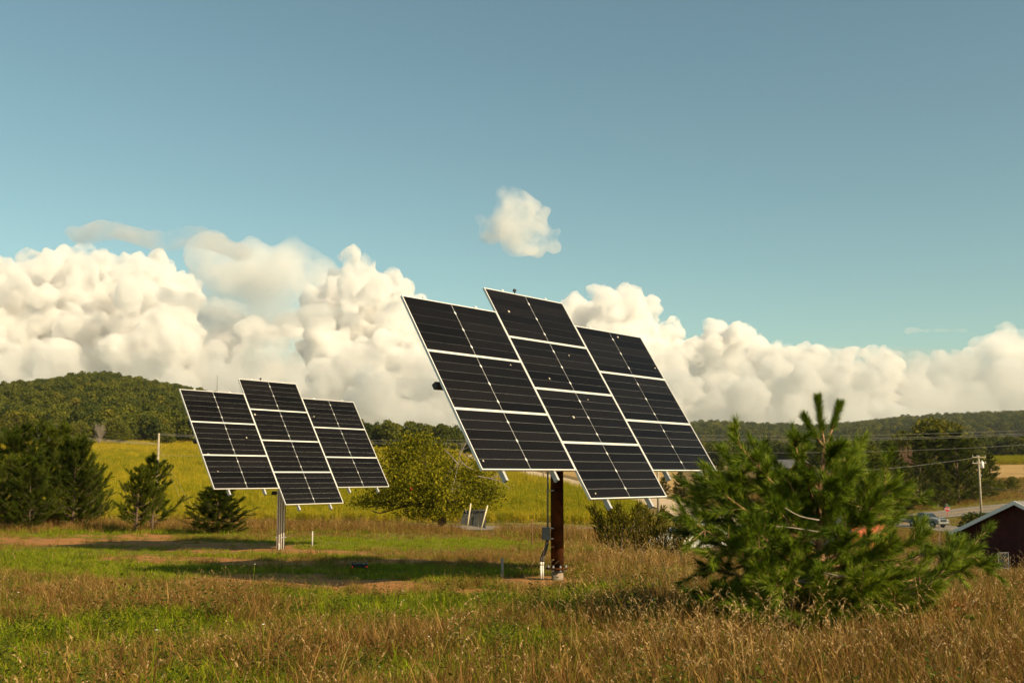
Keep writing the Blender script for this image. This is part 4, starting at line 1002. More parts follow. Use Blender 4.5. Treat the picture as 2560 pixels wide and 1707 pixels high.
put('spruce_tree', TS, 15, [(98,1052,440,.2,1.1,'leftmost blue grey spruce at the foot of the wooded hill'),(122,1060,438,1.2,1.0,'second blue grey spruce from the left below the hill'),(142,1056,441,2.2,1.0,'third blue grey spruce from the left below the hill'),(163,1062,437,3.3,1.1,'rightmost blue grey spruce of the row below the hill')], 'tree', 'blue grey spruces below the hill')
put('broadleaf_tree', TD, 12.3, [(205,1050,432,.4,1.15,'round bright green tree just right of the blue spruces'),(305,1056,436,1.4,1.1,'round green tree left of the wooden utility pole at the field edge'),(420,1062,440,2.6,1.0,'green tree at the field edge right behind the wooden utility pole')], 'tree', 'trees at the far edge of the corn field')
put('broadleaf_tree', TY, 12.3, [(48,1022,450,.1,1.3,'broad olive brown tree at the left border below the hill')], 'tree', 'trees at the far edge of the corn field')
put('bare_tree', [BT2], 9.2, [(252,1052,428,0,.9,'grey leafless tree beside the round green tree below the hill')], 'tree', None)
# right hand side
put('pine_tree', TP, 14.4, [
 (2050,1078,215,.1,1.09,'dark pine hidden behind the candles of the near pine'),
 (2110,1105,190,.9,1.15,'medium dark pine right of the near pine top'),
 (2225,1100,188,1.7,1.09,'dark pine left of the reddish bare shrub'),
 (2290,1088,196,2.5,1.21,'dark pine just right of the reddish bare shrub'),
 (2335,1066,206,3.3,1.26,'tall dark pine below the big yellow green tree'),
 (2385,1072,198,4.1,1.32,'broad dark pine left of the transformer pole'),
 (2425,1088,205,5.0,1.15,'dark pine right behind the transformer pole'),
 (2462,1128,212,5.7,1.15,'shorter dark pine right of the transformer pole'),
 (2180,1140,178,.5,1.03,'small dark pine above the pickup truck road'),
 (2250,1150,176,1.3,1.09,'small dark pine straight above the pickup truck'),
 (2350,1155,184,2.1,1.26,'small broad pine behind the stop sign'),
 (2005,1150,186,2.9,1.15,'dark pine behind the upper middle of the near pine'),
 (1960,1165,190,3.7,1.0,'dark pine behind the upper left of the near pine'),
 (2566,1140,330,4.2,1.2,'dark pine cut off by the right border beside the stubble field')], 'tree', 'dark pines beyond the road on the right')
put('pine_tree', TP, 14.4, [(1655,1190,186,.4,1.6,'leftmost low dark pine under the right edge of the larger tracker'),(1700,1176,184,1.5,1.5,'middle low dark pine under the right edge of the larger tracker'),(1748,1170,180,2.7,1.5,'right low dark pine under the right edge of the larger tracker'),(1800,1150,178,3.9,1.2,'low dark pine behind the left flank of the near pine')], 'tree', 'low pines beside the gravel road')
put('broadleaf_tree', TY, 12.3, [(2335,1040,262,.7,1.15,'big yellow green broadleaf tree standing above the right hand pines')], 'tree', None)
put('broadleaf_tree', TD, 12.3, [(2160,1112,205,1.1,1.1,'rounded green broadleaf tree right behind the near pine top'),(2095,1098,225,2.0,1.0,'green broadleaf tree behind the three candles of the near pine'),(2255,1075,290,2.9,1.2,'green broadleaf tree left of the big yellow green tree')], 'tree', 'broadleaf trees among the right hand pines')
put('bare_tree', [BT], 9.2, [(2262,1104,230,1.0,.8,'reddish brown bare shrub among the dark pines')], 'tree', None)
put('broadleaf_shrub', TD, 12.3, [(2520,1190,236,.3,1.5,'green bush below the stubble field near the right border'),(2490,1205,230,1.3,1.3,'low dark bush right of the pine group')], 'shrub', 'bushes below the stubble field')

# ------------------------------------------------------------------ barn, sheds
REDB = solid('red_barn_boards', (.045,.004,.003), .85, var=.3, scale=3)
WTRIM = solid('white_trim', (.72,.70,.66), .6, var=.06)
ROOFG = solid('grey_roof', (.16,.15,.145), .7, var=.15, scale=2)
GREYB = solid('grey_weathered_boards', (.30,.285,.265), .85, var=.25, scale=4)
TANB = solid('pale_tan_boards', (.52,.46,.36), .8, var=.12, scale=4)
RUSTB = solid('rust_red_sheet', (.38,.09,.035), .8, var=.3, scale=3)
def barn():
    c = at(2403, 1325, 62.0); g = Vector((.53,-.85,0)).normalized(); n = Vector((.85,.53,0)).normalized()   # gable runs along g, length along n
    zg = min(gz(c.x, c.y), gz(c.x+7*g.x, c.y+7*g.y))-.4; base = Vector((c.x, c.y, zg))
    t = empty('red_barn', base, 0, 'dark red barn with white trim at the right border', 'barn')
    he = c.z - zg; hw = 3.64; rise = 1.63; Lb = 9.0
    nb_ = 26; w = 2*hw/nb_
    for k in range(nb_):           # vertical boards of the gable end, slightly uneven
        a0, a1 = k*w+.006, (k+1)*w-.006
        top = lambda a: he + rise*(1-abs(a-hw)/hw) - .06
        d = -.02-.008*(k % 2)-.004*random.random()
        P = [g*a0+n*d, g*a1+n*d, g*a1+n*d+Vector((0,0,top(a1))), g*a0+n*d+Vector((0,0,top(a0)))]
        if a0 < hw < a1: P.insert(3, g*hw+n*d+Vector((0,0,top(hw))))
        Q = [p + n*.03 for p in P]; m = MB(); k_ = len(P)
        m.add(P+Q, [tuple(range(k_)), tuple(range(k_, 2*k_))[::-1]]+[(i, k_+i, k_+(i+1)%k_, (i+1)%k_) for i in range(k_)]); m.build('board', REDB, t)
    m = MB(); body = [Vector((0,0,0)), g*2*hw, g*2*hw+Vector((0,0,he)), g*hw+Vector((0,0,he+rise)), Vector((0,0,he))]
    m.add([p+n*.02-Vector((0,0,.03)) for p in body]+[p+n*Lb-Vector((0,0,.03)) for p in body], [(0,1,2,3,4),(9,8,7,6,5),(0,5,6,1),(1,6,7,2),(0,4,9,5)]); m.build('wall', REDB, t)
    ov, oe, th = .45, .55, .16
    for s in (-1, 1):
        ed = g*(hw + s*(hw+oe)); slope = rise/hw
        p0 = ed + Vector((0,0,he - oe*slope)); p1 = g*hw + Vector((0,0,he+rise))
        m = MB(); A = [p0-n*ov, p1-n*ov, p1+n*(Lb+ov), p0+n*(Lb+ov)]; m.add(A+[p+Vector((0,0,.07)) for p in A], [(0,1,2,3),(7,6,5,4),(0,4,5,1),(1,5,6,2),(2,6,7,3),(3,7,4,0)]); rf = m.build('roof', ROOFG, t)
        q = n*(-ov-.05); m = MB(); A = [p0+q, p1+q, p1+q+n*.045, p0+q+n*.045]; z0 = Vector((0,0,-.13)); z1 = Vector((0,0,.085)); m.add([p+z0 for p in A]+[p+z1 for p in A], [(0,1,2,3),(7,6,5,4),(0,4,5,1),(1,5,6,2),(2,6,7,3),(3,7,4,0)]); m.build('rake_trim', WTRIM, rf)
        q = (p0-g*hw).normalized(); m = MB(); m.box(Vector(p0)+g*s*.03+n*(Lb/2)+Vector((0,0,-.03)), (.045, Lb+2*ov, .2), Matrix((g, n, Vector((0,0,1)))).transposed()); m.build('fascia', WTRIM, rf)
    for a in (.07, 2*hw-.07):
        m = MB(); m.box(g*a - n*.055 + Vector((0,0,he/2)), (.16, .05, he-.1), Matrix((g, n, Vector((0,0,1)))).transposed()); m.build('corner_trim', WTRIM, t)
    return t
barn()
def shed():
    c = at(2125, 1229, 86.0); r = Vector((.8,.6,0)); n = Vector((.6,-.8,0)); l = Vector((-.6,.8,0))
    zg = gz(c.x, c.y)-.3; base = Vector((c.x,c.y,zg)); H = c.z-zg
    t = empty('grey_shed', base, 0, 'grey and tan lean-to shed with a rust red wall sheet behind the near pine', 'shed')
    W, Ld, drop = 4.6, 4.0, 1.9
    m = MB(); P = [Vector((0,0,0)), r*W, r*W+Vector((0,0,H-drop)), Vector((0,0,H))]
    m.add([p-n*.02 for p in P]+[p-n*Ld for p in P], [(0,1,2,3),(7,6,5,4),(0,3,7,4),(1,5,6,2),(2,6,7,3)]); m.build('wall', GREYB, t)
    nb_ = 16; w = W/nb_
    for k in range(nb_):
        a0, a1 = k*w+.01, (k+1)*w-.01; t0, t1 = H-drop*a0/W-.05, H-drop*a1/W-.05; low = min(1.0, .0)+H*.68
        for (z0, za, zb, mt_, nm) in ((low+.01, t0, t1, TANB, 'board'), (0, min(low,t0), min(low,t1), RUSTB, 'rust_sheet')):
            if za <= z0: continue
            d = n*(.012+.006*(k % 2)); A = [r*a0+Vector((0,0,z0)), r*a1+Vector((0,0,z0)), r*a1+Vector((0,0,zb)), r*a0+Vector((0,0,za))]
            m = MB(); m.add([p+d for p in A]+[p-n*.015 for p in A], [(0,1,2,3),(7,6,5,4),(0,4,5,1),(1,5,6,2),(2,6,7,3),(3,7,4,0)]); m.build(nm, mt_, t)
    q0 = Vector((0,0,H+.03))-r*.3+Vector((0,0,.3*drop/W)); q1 = r*(W+.4)+Vector((0,0,H+.03-drop*(W+.4)/W))
    m = MB(); A = [q0+n*.35, q1+n*.35, q1-n*(Ld+.3), q0-n*(Ld+.3)]; m.add(A+[p+Vector((0,0,.1)) for p in A], [(3,2,1,0),(4,5,6,7),(0,1,5,4),(1,2,6,5),(2,3,7,6),(3,0,4,7)]); m.build('roof', WTRIM, t)
shed()
def far_barn():
    Y = 236; p = gp(1960, Y); t = empty('farm_shed', p, .5, 'small dark red farm shed far behind the near pine', 'shed'); H = at(1960,1150,Y).z-p.z
    m = MB(); m.prism([(-4,0),(4,0),(4,H-1.8),(0,H-.1),(-4,H-1.8)], -5, 5, Matrix.Rotation(math.pi/2, 4, 'X')); m.build('wall', REDB, t)
    for s in (-1, 1):
        m = MB(); m.add([(s*4.4,-5.3,H-2.0),(0,-5.3,H),(0,5.3,H),(s*4.4,5.3,H-2.0),(s*4.4,-5.3,H-1.85),(0,-5.3,H+.15),(0,5.3,H+.15),(s*4.4,5.3,H-1.85)], [(0,1,2,3),(7,6,5,4),(0,4,5,1),(1,5,6,2),(2,6,7,3),(3,7,4,0)]); m.build('roof', ROOFG, t)
    m = MB(); m.box((0,-5.04,1.4), (2.4,.06,2.8)); m.build('door', WTRIM, t)
far_barn()

# ------------------------------------------------------------------ vehicles
def paint(name, col, rough=.3, metal=.0): return solid(name, col, rough, metal=metal, var=.03, coat=.15, spec=.35)
SILV = paint('silver_grey_paint', (.17,.18,.19), .35, .3); WHITEP = paint('white_paint_car', (.78,.76,.72))
GLAS = solid('vehicle_glass', (.02,.025,.028), .08, spec=.8, var=.02); TYRE = solid('tyre', (.018,.017,.017), .85, var=.2); RIM = solid('wheel_rim', (.32,.32,.33), .35, metal=.7)
CHR = solid('bright_metal', (.6,.6,.6), .25, metal=.9); LAMP = solid('lamp_lens', (.7,.7,.68), .15, spec=.8); TAIL = solid('tail_lens', (.35,.02,.02), .2)
def loft(sections, mats=0):     # sections: (x, [(y, z)...]) same count, skinned along x, ends closed
    m = MB(); n = len(sections[0][1])
    V = [(x, y, z) for x, pr in sections for y, z in pr]
    Fs = [(i*n+k, i*n+(k+1) % n, (i+1)*n+(k+1) % n, (i+1)*n+k) for i in range(len(sections)-1) for k in range(n)]
    Fs += [tuple(range(n))[::-1], tuple((len(sections)-1)*n+k for k in range(n))]
    m.add(V, Fs, smooth=False); return m
def ring(w, z0, z1, wt=None, r=.08):   # rounded box cross-section
    wt = wt or w
    return [(-w+r,z0),(w-r,z0),(w,z0+r),(wt,z1-r),(wt-r,z1),(-wt+r,z1),(-wt,z1-r),(-w,z0+r)]
def wheels(t, xs_, wy, r, wd=.24):
    for x in xs_:
        for s in (-1, 1):
            R = Matrix.Rotation(math.pi/2, 3, 'X')
            m = MB(); m.lathe([(r*.62,-wd/2),(r*.95,-wd/2),(r,-wd/2+.03),(r,wd/2-.03),(r*.95,wd/2),(r*.62,wd/2)], (x, s*wy, r), 22, R=R); w = m.build('wheel', TYRE, t)
            m = MB(); m.lathe([(r*.64,-wd/2-.006),(r*.58,-wd/2+.03),(r*.2,-wd/2+.02),(r*.1,-wd/2-.004),(r*.1,wd/2+.004),(r*.2,wd/2-.02),(r*.58,wd/2-.03),(r*.64,wd/2+.006)], (x, s*wy, r), 18, R=R); m.build('rim', RIM, w)
def pickup():
    Y = 140.0; p = gp(2305, Y); p.z = float(np.interp(0, [0], [p.z])) + .11
    t = empty('pickup_truck', p, math.atan2(-.90, .43), 'silver grey pickup truck on the side road by the stop sign', 'pickup truck')
    B = .92
    hood = loft([(2.66,ring(.80,.52,.92)),(2.55,ring(.88,.46,1.02)),(1.95,ring(B,.42,1.10)),(1.05,ring(B,.42,1.16)),(.95,ring(B,.42,1.17)),(-.85,ring(B,.42,1.17)),(-.9,ring(B,.42,1.15)),(-2.66,ring(B,.5,1.14))])
    bd = hood.build('body', SILV, t)
    m = MB(); m.box((-1.78,0,1.146), (1.6,1.56,.02)); m.build('bed_liner', BLK, bd)
    cab = loft([(1.02,ring(.86,1.12,1.2,.80,.03)),(.28,ring(.86,1.12,1.74,.70,.06)),(.05,ring(.86,1.12,1.80,.70,.06)),(-.75,ring(.86,1.12,1.80,.70,.06)),(-.92,ring(.86,1.12,1.72,.70,.06))]); cab.build('cab', SILV, t)
    def pane(name, P, off):
        m = MB(); P = [Vector(q) for q in P]; o = Vector(off); m.add([q+o for q in P]+[q-o*.5 for q in P], [(0,1,2,3),(7,6,5,4),(0,4,5,1),(1,5,6,2),(2,6,7,3),(3,7,4,0)]); m.build(name, GLAS, t)
    pane('windshield', [(.98,-.74,1.24),(.98,.74,1.24),(.33,.64,1.70),(.33,-.64,1.70)], (.02,0,.025))
    pane('rear_window', [(-.9,-.62,1.26),(-.9,.62,1.26),(-.885,.56,1.62),(-.885,-.56,1.62)], (-.03,0,0))
    for s in (-1, 1):
        pane('side_window', [(.72,s*.85,1.24),(.02,s*.855,1.24),(.02,s*.735,1.68),(.32,s*.735,1.68)], (0,s*.02,.006))
        pane('side_window', [(-.06,s*.855,1.24),(-.78,s*.855,1.24),(-.72,s*.735,1.68),(-.06,s*.735,1.68)], (0,s*.02,.006))
        m = MB(); m.box((2.5,s*.66,.90), (.24,.34,.15)); m.build('headlight', LAMP, t)
        m = MB(); m.box((-2.66,s*.82,.98), (.04,.16,.3)); m.build('tail_light', TAIL, t)
        m = MB(); m.box((.78,s*1.02,1.22), (.12,.2,.15)); m.build('side_mirror', BLK, t)
        m = MB(); m.box((-.15,s*.925,1.02), (.16,.02,.03)); m.build('door_handle', BLK, t)
        for x in (1.72,-1.6):
            m = MB(); m.lathe([(.46,-.02),(.46,.02)], (x,s*.905,.42), 24, R=Matrix.Rotation(math.pi/2,3,'X')); m.build('wheel_arch', BLK, t)
    m = MB(); m.box((2.66,0,.86), (.05,1.0,.26)); m.build('grille', BLK, t)
    m = MB(); m.box((2.68,0,.6), (.16,1.72,.2)); m.build('front_bumper', CHR, t)
    m = MB(); m.box((2.62,0,.44), (.1,1.5,.12)); m.build('air_dam', BLK, t)
    m = MB(); m.box((-2.72,0,.58), (.14,1.7,.18)); m.build('rear_bumper', CHR, t)
    wheels(t, (1.72,-1.6), .84, .39)
    for x in (1.72, -1.6): pass
pickup()
def trailer():
    c = gp(2305, 140.0); d = Vector((.53,-.85,0)).normalized(); q = c - d*5.4
    p = Vector((q.x, q.y, gz(q.x, q.y)+.11))
    t = empty('flat_trailer', p, math.atan2(d.y, d.x), 'low dark flat trailer hitched behind the pickup truck', 'trailer')
    m = MB(); m.box((0,0,.62), (3.4,1.7,.12)); m.build('deck', DARKST, t)
    for s in (-1, 1): m = MB(); m.box((0,s*.86,.72), (3.4,.05,.32)); m.build('side_rail', WTRIM, t)
    m = MB(); m.tube([(1.7,.5,.6),(2.6,0,.56),(1.7,-.5,.6)], .05, 6); m.build('drawbar', DARKST, t)
    m = MB(); m.box((0,0,.42), (.08,1.7,.08)); m.build('axle', DARKST, t)
    wheels(t, (0,), .98, .33, .2)
trailer()
def car():
    Y = 58.0; p = gp(1712, Y); roof = at(1712, 1306, Y).z; p.z = max(p.z, roof-1.52)
    t = empty('white_car', p, math.pi+.55, 'white parked car with a black roof box half hidden by the near pine', 'car')
    bd = loft([(2.15,ring(.66,.42,.62)),(2.05,ring(.78,.30,.74)),(1.5,ring(.86,.26,.86)),(.85,ring(.88,.25,.94)),(-1.7,ring(.88,.25,.98)),(-2.1,ring(.84,.3,.96)),(-2.2,ring(.76,.42,.8))]); bd.build('body', WHITEP, t)
    cab = loft([(.95,ring(.80,.90,.98,.76,.03)),(.12,ring(.80,.90,1.42,.62,.06)),(-.2,ring(.80,.90,1.48,.62,.06)),(-1.25,ring(.80,.90,1.46,.62,.06)),(-2.0,ring(.80,.90,1.06,.70,.05))]); cab.build('cabin', WHITEP, t)
    def pane(name, P, off):
        m = MB(); P = [Vector(q) for q in P]; o = Vector(off); m.add([q+o for q in P]+[q-o*.5 for q in P], [(0,1,2,3),(7,6,5,4),(0,4,5,1),(1,5,6,2),(2,6,7,3),(3,7,4,0)]); m.build(name, GLAS, t)
    pane('windshield', [(.90,-.68,1.02),(.90,.68,1.02),(.18,.56,1.39),(.18,-.56,1.39)], (.02,0,.03))
    pane('rear_window', [(-1.92,-.62,1.10),(-1.92,.62,1.10),(-1.36,.54,1.40),(-1.36,-.54,1.40)], (-.02,0,.03))
    for s in (-1, 1):
        pane('side_window', [(.66,s*.79,1.0),(-.28,s*.795,1.0),(-.28,s*.655,1.38),(.12,s*.655,1.36)], (0,s*.02,.006))
        pane('side_window', [(-.36,s*.795,1.0),(-1.4,s*.795,1.0),(-1.15,s*.655,1.37),(-.36,s*.655,1.38)], (0,s*.02,.006))
        m = MB(); m.box((1.98,s*.6,.66), (.2,.3,.12)); m.build('headlight', LAMP, t)
        m = MB(); m.box((.66,s*.96,1.0), (.1,.18,.13)); m.build('side_mirror', WHITEP, t)
        m = MB(); m.box((-2.16,s*.66,.8), (.05,.22,.14)); m.build('tail_light', TAIL, t)
    wheels(t, (1.35,-1.3), .80, .32, .2)
    for x in (-.15,-.95): m = MB(); m.box((x,0,1.52), (.06,1.2,.05)); m.build('roof_bar', BLK, t)
    bx = loft([(.85,ring(.22,1.62,1.68,None,.02)),(.7,ring(.34,1.58,1.78,None,.04)),(.2,ring(.42,1.56,1.90,.38,.06)),(-.9,ring(.42,1.56,1.94,.38,.06)),(-1.3,ring(.38,1.58,1.88,.34,.05)),(-1.42,ring(.3,1.62,1.8,None,.03))]); bx.build('roof_box', solid('roof_box_plastic', (.025,.022,.02), .5), t)
car()

# ------------------------------------------------------------------ poles, wires, signs, stakes
WOODP = solid('pole_wood', (.27,.225,.16), .9, col2=(.36,.31,.23), scale=3, bump=.2)
WIRE = solid('wire', (.30,.28,.25), .5, metal=.3); INSU = solid('insulator', (.5,.5,.48), .3); DKW = solid('dark_cable', (.02,.02,.02), .6)
def upole(u, Y, vtop, label, arm=None, transformer=False, r=.15, face=0.0):
    p = gp(u, Y, -.1); H = at(u, vtop, Y).z - p.z
    t = empty('utility_pole', p, face, label, 'utility pole', 'wooden utility poles')
    m = MB(); m.tube([(0,0,-.3),(0,0,H)], [r*1.1, r*.78], 14); m.build('pole', WOODP, t)
    for z in (arm or []):
        m = MB(); m.box((0,-.16,H-z), (1.9,.10,.12)); a = m.build('crossarm', WOODP, t)
        for x in (-.85,-.3,.85):
            m = MB(); m.lathe([(.02,0),(.02,.06),(.055,.08),(.04,.13),(.06,.15),(.03,.21)], (x,-.16,H-z+.06), 10); m.build('insulator', INSU, a)
    if transformer:
        m = MB(); m.lathe([(.2,-.4),(.23,-.38),(.23,.38),(.2,.42),(.08,.46)], (.42,-.05,H-1.3), 18); tr = m.build('transformer', WTRIM, t)
        for x in (.36,.5): m = MB(); m.lathe([(.03,0),(.05,.05),(.03,.1),(.05,.15),(.02,.2)], (x,-.05,H-.86), 8); m.build('bushing', INSU, tr)
        m = MB(); m.box((.2,-.05,H-1.3), (.2,.08,.5)); m.build('bracket', GALV, tr)
        m = MB(); m.box((.16,-.1,H-2.7), (.12,.12,.16)); m.build('meter', GALV, t)
    return Vector((p.x, p.y, p.z+H))
TA = upole(400, 132, 1083, 'weathered wooden utility pole between the left pines and the farther tracker')
TB = upole(1642, 128, 1084, 'wooden utility pole beside the road seen under the larger tracker')
TC = upole(2440, 150, 1138, 'wooden utility pole with a white transformer above the red barn', [.25,1.05], True)
upole(1313, 262, 1098, 'thin utility pole by the gravel road left of the rusted post', r=.17)
upole(1358, 226, 1092, 'thin utility pole by the gravel road just left of the rusted post', r=.17)
def wire(P0, P1, sag, label, r=.013, mat_=None, name='power_line'):
    P0, P1 = Vector(P0), Vector(P1); pts = []
    for k in range(25):
        t = k/24; p = P0.lerp(P1, t); p.z -= sag*4*t*(1-t); pts.append(p)
    m = MB(); m.tube(pts, r, 5, cap=False); o = m.build(name, mat_ or WIRE); return tag(o, label, 'wire', 'overhead power lines')
LW = Vector((tanx(-420)*104, 104, at(-420,1030,104).z)); RW = at(2830, 1058, 120)
lab = ['top','second','third','lowest']
for k, (dz, dx) in enumerate(((.1,-.8),(.0,-.2),(-.1,.85))):
    wire(LW+Vector((dx,0,dz*4)), TA+Vector((dx*.6,0,-1.25+dz)), .35, '%s of the three power lines sloping from the left border to the wooden pole' % ('highest','middle','lowest')[k])
for k, (z0, z1, sg) in enumerate(((-.02,-.1,.75),(-.12,-.45,.8),(-.2,-.58,.85),(-2.6,-2.0,.6))):
    wire(TA+Vector((.2,0,z0)), TB+Vector((0,0,z1)), sg, '%s power line running between the two trackers' % lab[k])
    wire(TB+Vector((0,0,z1)), RW+Vector((0,0,(-.15,-.45,-.62,-1.45)[k])), (.55,.6,.62,.8)[k], '%s power line crossing above the near pine to the right border' % lab[k])
wire(TC+Vector((-.8,0,-.35)), at(1900, 1186, 128), .5, 'thin wire running left from the transformer pole', .013)
wire(TC+Vector((.1,-.1,-4.2)), at(2760, 1238, 112), .25, 'thick dark cable running right from the transformer pole', .035, DKW, 'cable')
YG = solid('yellow_guard', (.62,.40,.03), .6)
for (u0, v0, u1, v1, lb) in ((474,1278,483,1297,'left'),(498,1275,506,1288,'right')):
    a = gp(u1, 124); b_ = TA+Vector((0,0,-1.6)); t = empty('guy_wire', a, 0, '%s guy wire with a yellow guard right of the small open pines' % lb, 'guy wire', 'guy wires of the wooden pole')
    d = b_-a; m = MB(); m.tube([Vector((0,0,-.1)), d], .008, 5); m.build('strand', WIRE, t); m = MB(); m.tube([d*.005, d*.24], .03, 6); m.build('guard', YG, t)
# stop sign with street name blades
SRED = solid('sign_red', (.55,.012,.012), .5, var=.04); SWHT = solid('sign_white', (.75,.73,.7), .5, var=.03); SGRN = solid('sign_green', (.01,.16,.09), .5, var=.04)
def stop_sign():
    Y = 165; p = gp(2356, Y); top = at(2356, 1266, Y).z; s = .375; zc = top-s-p.z
    t = empty('stop_sign', p, -.38, 'red stop sign with green street name blades on a red post', 'stop sign')
    m = MB(); m.box((0,.03,(zc+.62)/2), (.075,.05,zc+.62+.2)); m.build('post', SRED, t)
    def octo(r): return [(r*math.cos(math.pi/8+k*math.pi/4)/math.cos(math.pi/8), r*math.sin(math.pi/8+k*math.pi/4)/math.cos(math.pi/8)) for k in range(8)]
    M_ = Matrix.Translation((0,0,zc)) @ Matrix.Rotation(math.pi/2, 4, 'X')
    m = MB(); m.prism(octo(s), 0, .004, M_); b1 = m.build('border', SWHT, t)
    m = MB(); m.prism(octo(s*.925), .0045, .007, M_); m.build('face', SRED, t)
    cu = bpy.data.curves.new('lettering', 'FONT'); cu.body = 'STOP'; cu.size = .36; cu.align_x = 'CENTER'; cu.align_y = 'CENTER'; cu.extrude = .002; cu.offset = .008; cu.materials.append(SWHT)
    tmp = bpy.data.objects.new('lettering_curve', cu); COL.objects.link(tmp); me = bpy.data.meshes.new_from_object(tmp.evaluated_get(bpy.context.evaluated_depsgraph_get())); bpy.data.objects.remove(tmp)
    me.materials.clear(); me.materials.append(SWHT)
    o = link('lettering', me, t); o.location = (0,-.0105,zc); o.rotation_euler = (math.pi/2,0,0); o.scale = (.82,1,1)
    for k, (z, rz) in enumerate(((.50,0.1),(.68,1.3))):
        m = MB(); m.box((0,0,0), (.78,.012,.16)); b_ = m.build('street_blade', SGRN, t); b_.location = (0,.03,zc+z); b_.rotation_euler = (0,0,rz)
stop_sign()
def stake(u, v0, v1, Y, r, mat_, name, label, lean=0.0):
    p = gp(u, Y, -.05); H = at(u, v0, Y).z-p.z
    m = MB(); m.tube([(0,0,-.1),(lean*.5,0,H*.5),(lean,0,H-.012),(lean,0,H)], [r,r,r*.98,r*.6], 8); o = m.build(name, mat_); o.location = p
    return tag(o, label, name.replace('_', ' '))
STK = solid('dull_white_stake', (.50,.48,.44), .6, var=.1)
stake(788, 1327, 1367, 33.5, .02, STK, 'marker_stake', 'tall pale stake in the grass right of the farther tracker')
stake(706, 1357, 1377, 31.0, .022, STK, 'marker_stake', 'short pale stake at the foot of the farther tracker')
stake(1329, 1297, 1352, 40.0, .018, solid('rusty_rod', (.16,.07,.04), .8), 'iron_rod', 'thin rusty rod left of the junction box', .02)
stake(1605, 1272, 1286, 104.0, .09, WTRIM, 'road_marker', 'small white marker post at the road edge')
# weathered board panel propped up beside the crab apple
def panel():
    Y = 51.0; c = [at(1160,1275,Y+.4), at(1214,1272,Y), at(1214,1320,Y-.3), at(1150,1308,Y+.1)]
    p = gp(1190, Y); t = empty('weathered_panel', p, 0, 'grey weathered board panel propped on two pale poles beside the crab apple', 'wooden panel')
    nb_ = 7
    for k in range(nb_):
        a, b_ = k/nb_+.008, (k+1)/nb_-.008; tp = -.02*random.random()
        P = [c[0].lerp(c[1],a), c[0].lerp(c[1],b_), c[3].lerp(c[2],b_), c[3].lerp(c[2],a)]
        n = (P[1]-P[0]).cross(P[3]-P[0]).normalized(); o = n*(.012*(k % 2)); m = MB(); P = [q-p+o for q in P]
        m.add(P+[q+n*.025 for q in P], [(3,2,1,0),(4,5,6,7),(0,1,5,4),(1,2,6,5),(2,3,7,6),(3,0,4,7)]); m.build('plank', GREYD, t)
    for q in ((1177,1258,1169,1312),(1219,1263,1202,1325)):
        m = MB(); m.tube([at(q[0],q[1],Y-.45)-p, at(q[2],q[3],Y-.75)-p], .035, 8); m.build('prop_pole', PALEW, t)
    m = MB(); m.tube([at(1163,1272,Y-.4)-p, at(1169,1292,Y-.5)-p, at(1171,1312,Y-.5)-p], .018, 6); m.build('stick', BARKG, t)
    m = MB(); a, b_ = c[0].lerp(c[3],.12), c[1].lerp(c[2],.05); m.tube([a-p+Vector((0,-.08,0)), b_-p+Vector((0,-.08,0))], .03, 4); m.build('batten', GREYD, t)
GREYD = solid('dark_weathered_boards', (.045,.045,.042), .9, var=.35, scale=5); PALEW = solid('pale_wood', (.50,.42,.28), .8, var=.15)
panel()
# white framed sash leaning by the barn
GREYS = solid('dull_white_paint', (.11,.12,.13), .6, var=.1)
def sash():
    Y = 43.0; p = gp(2488, Y); t = empty('window_sash', p, .2, 'pale framed window sash standing in the grass before the red barn', 'window sash')
    z1 = at(2488,1380,Y).z-p.z; w = .46; z0 = z1-.62
    for (cx_, cz, sx, sz) in ((0,z1-.0125,w,.025),(0,z0+.0125,w,.025),(-w/2+.0125,(z0+z1)/2,.025,z1-z0-.05),(w/2-.0125,(z0+z1)/2,.025,z1-z0-.05)): m = MB(); m.box((cx_,0,cz), (sx,.035,sz)); m.build('frame', GREYS, t)
    m = MB(); m.box((0,.005,(z0+z1)/2), (w-.05,.006,z1-z0-.05)); m.build('pane', GLAS, t)
    for s in (-1, 1): m = MB(); m.box((s*(w/2-.02),.03,z0/2), (.03,.025,z0+.1)); m.build('leg', GREYB, t)
sash()
p = gp(541, 1000); m = MB(); m.tube([(0,0,0),(0,0,at(541,938,1000).z-p.z)], [.35,.12], 6); o = m.build('radio_mast', DARKST); o.location = p; tag(o, 'thin radio mast on the wooded hill above the farther tracker', 'radio mast')
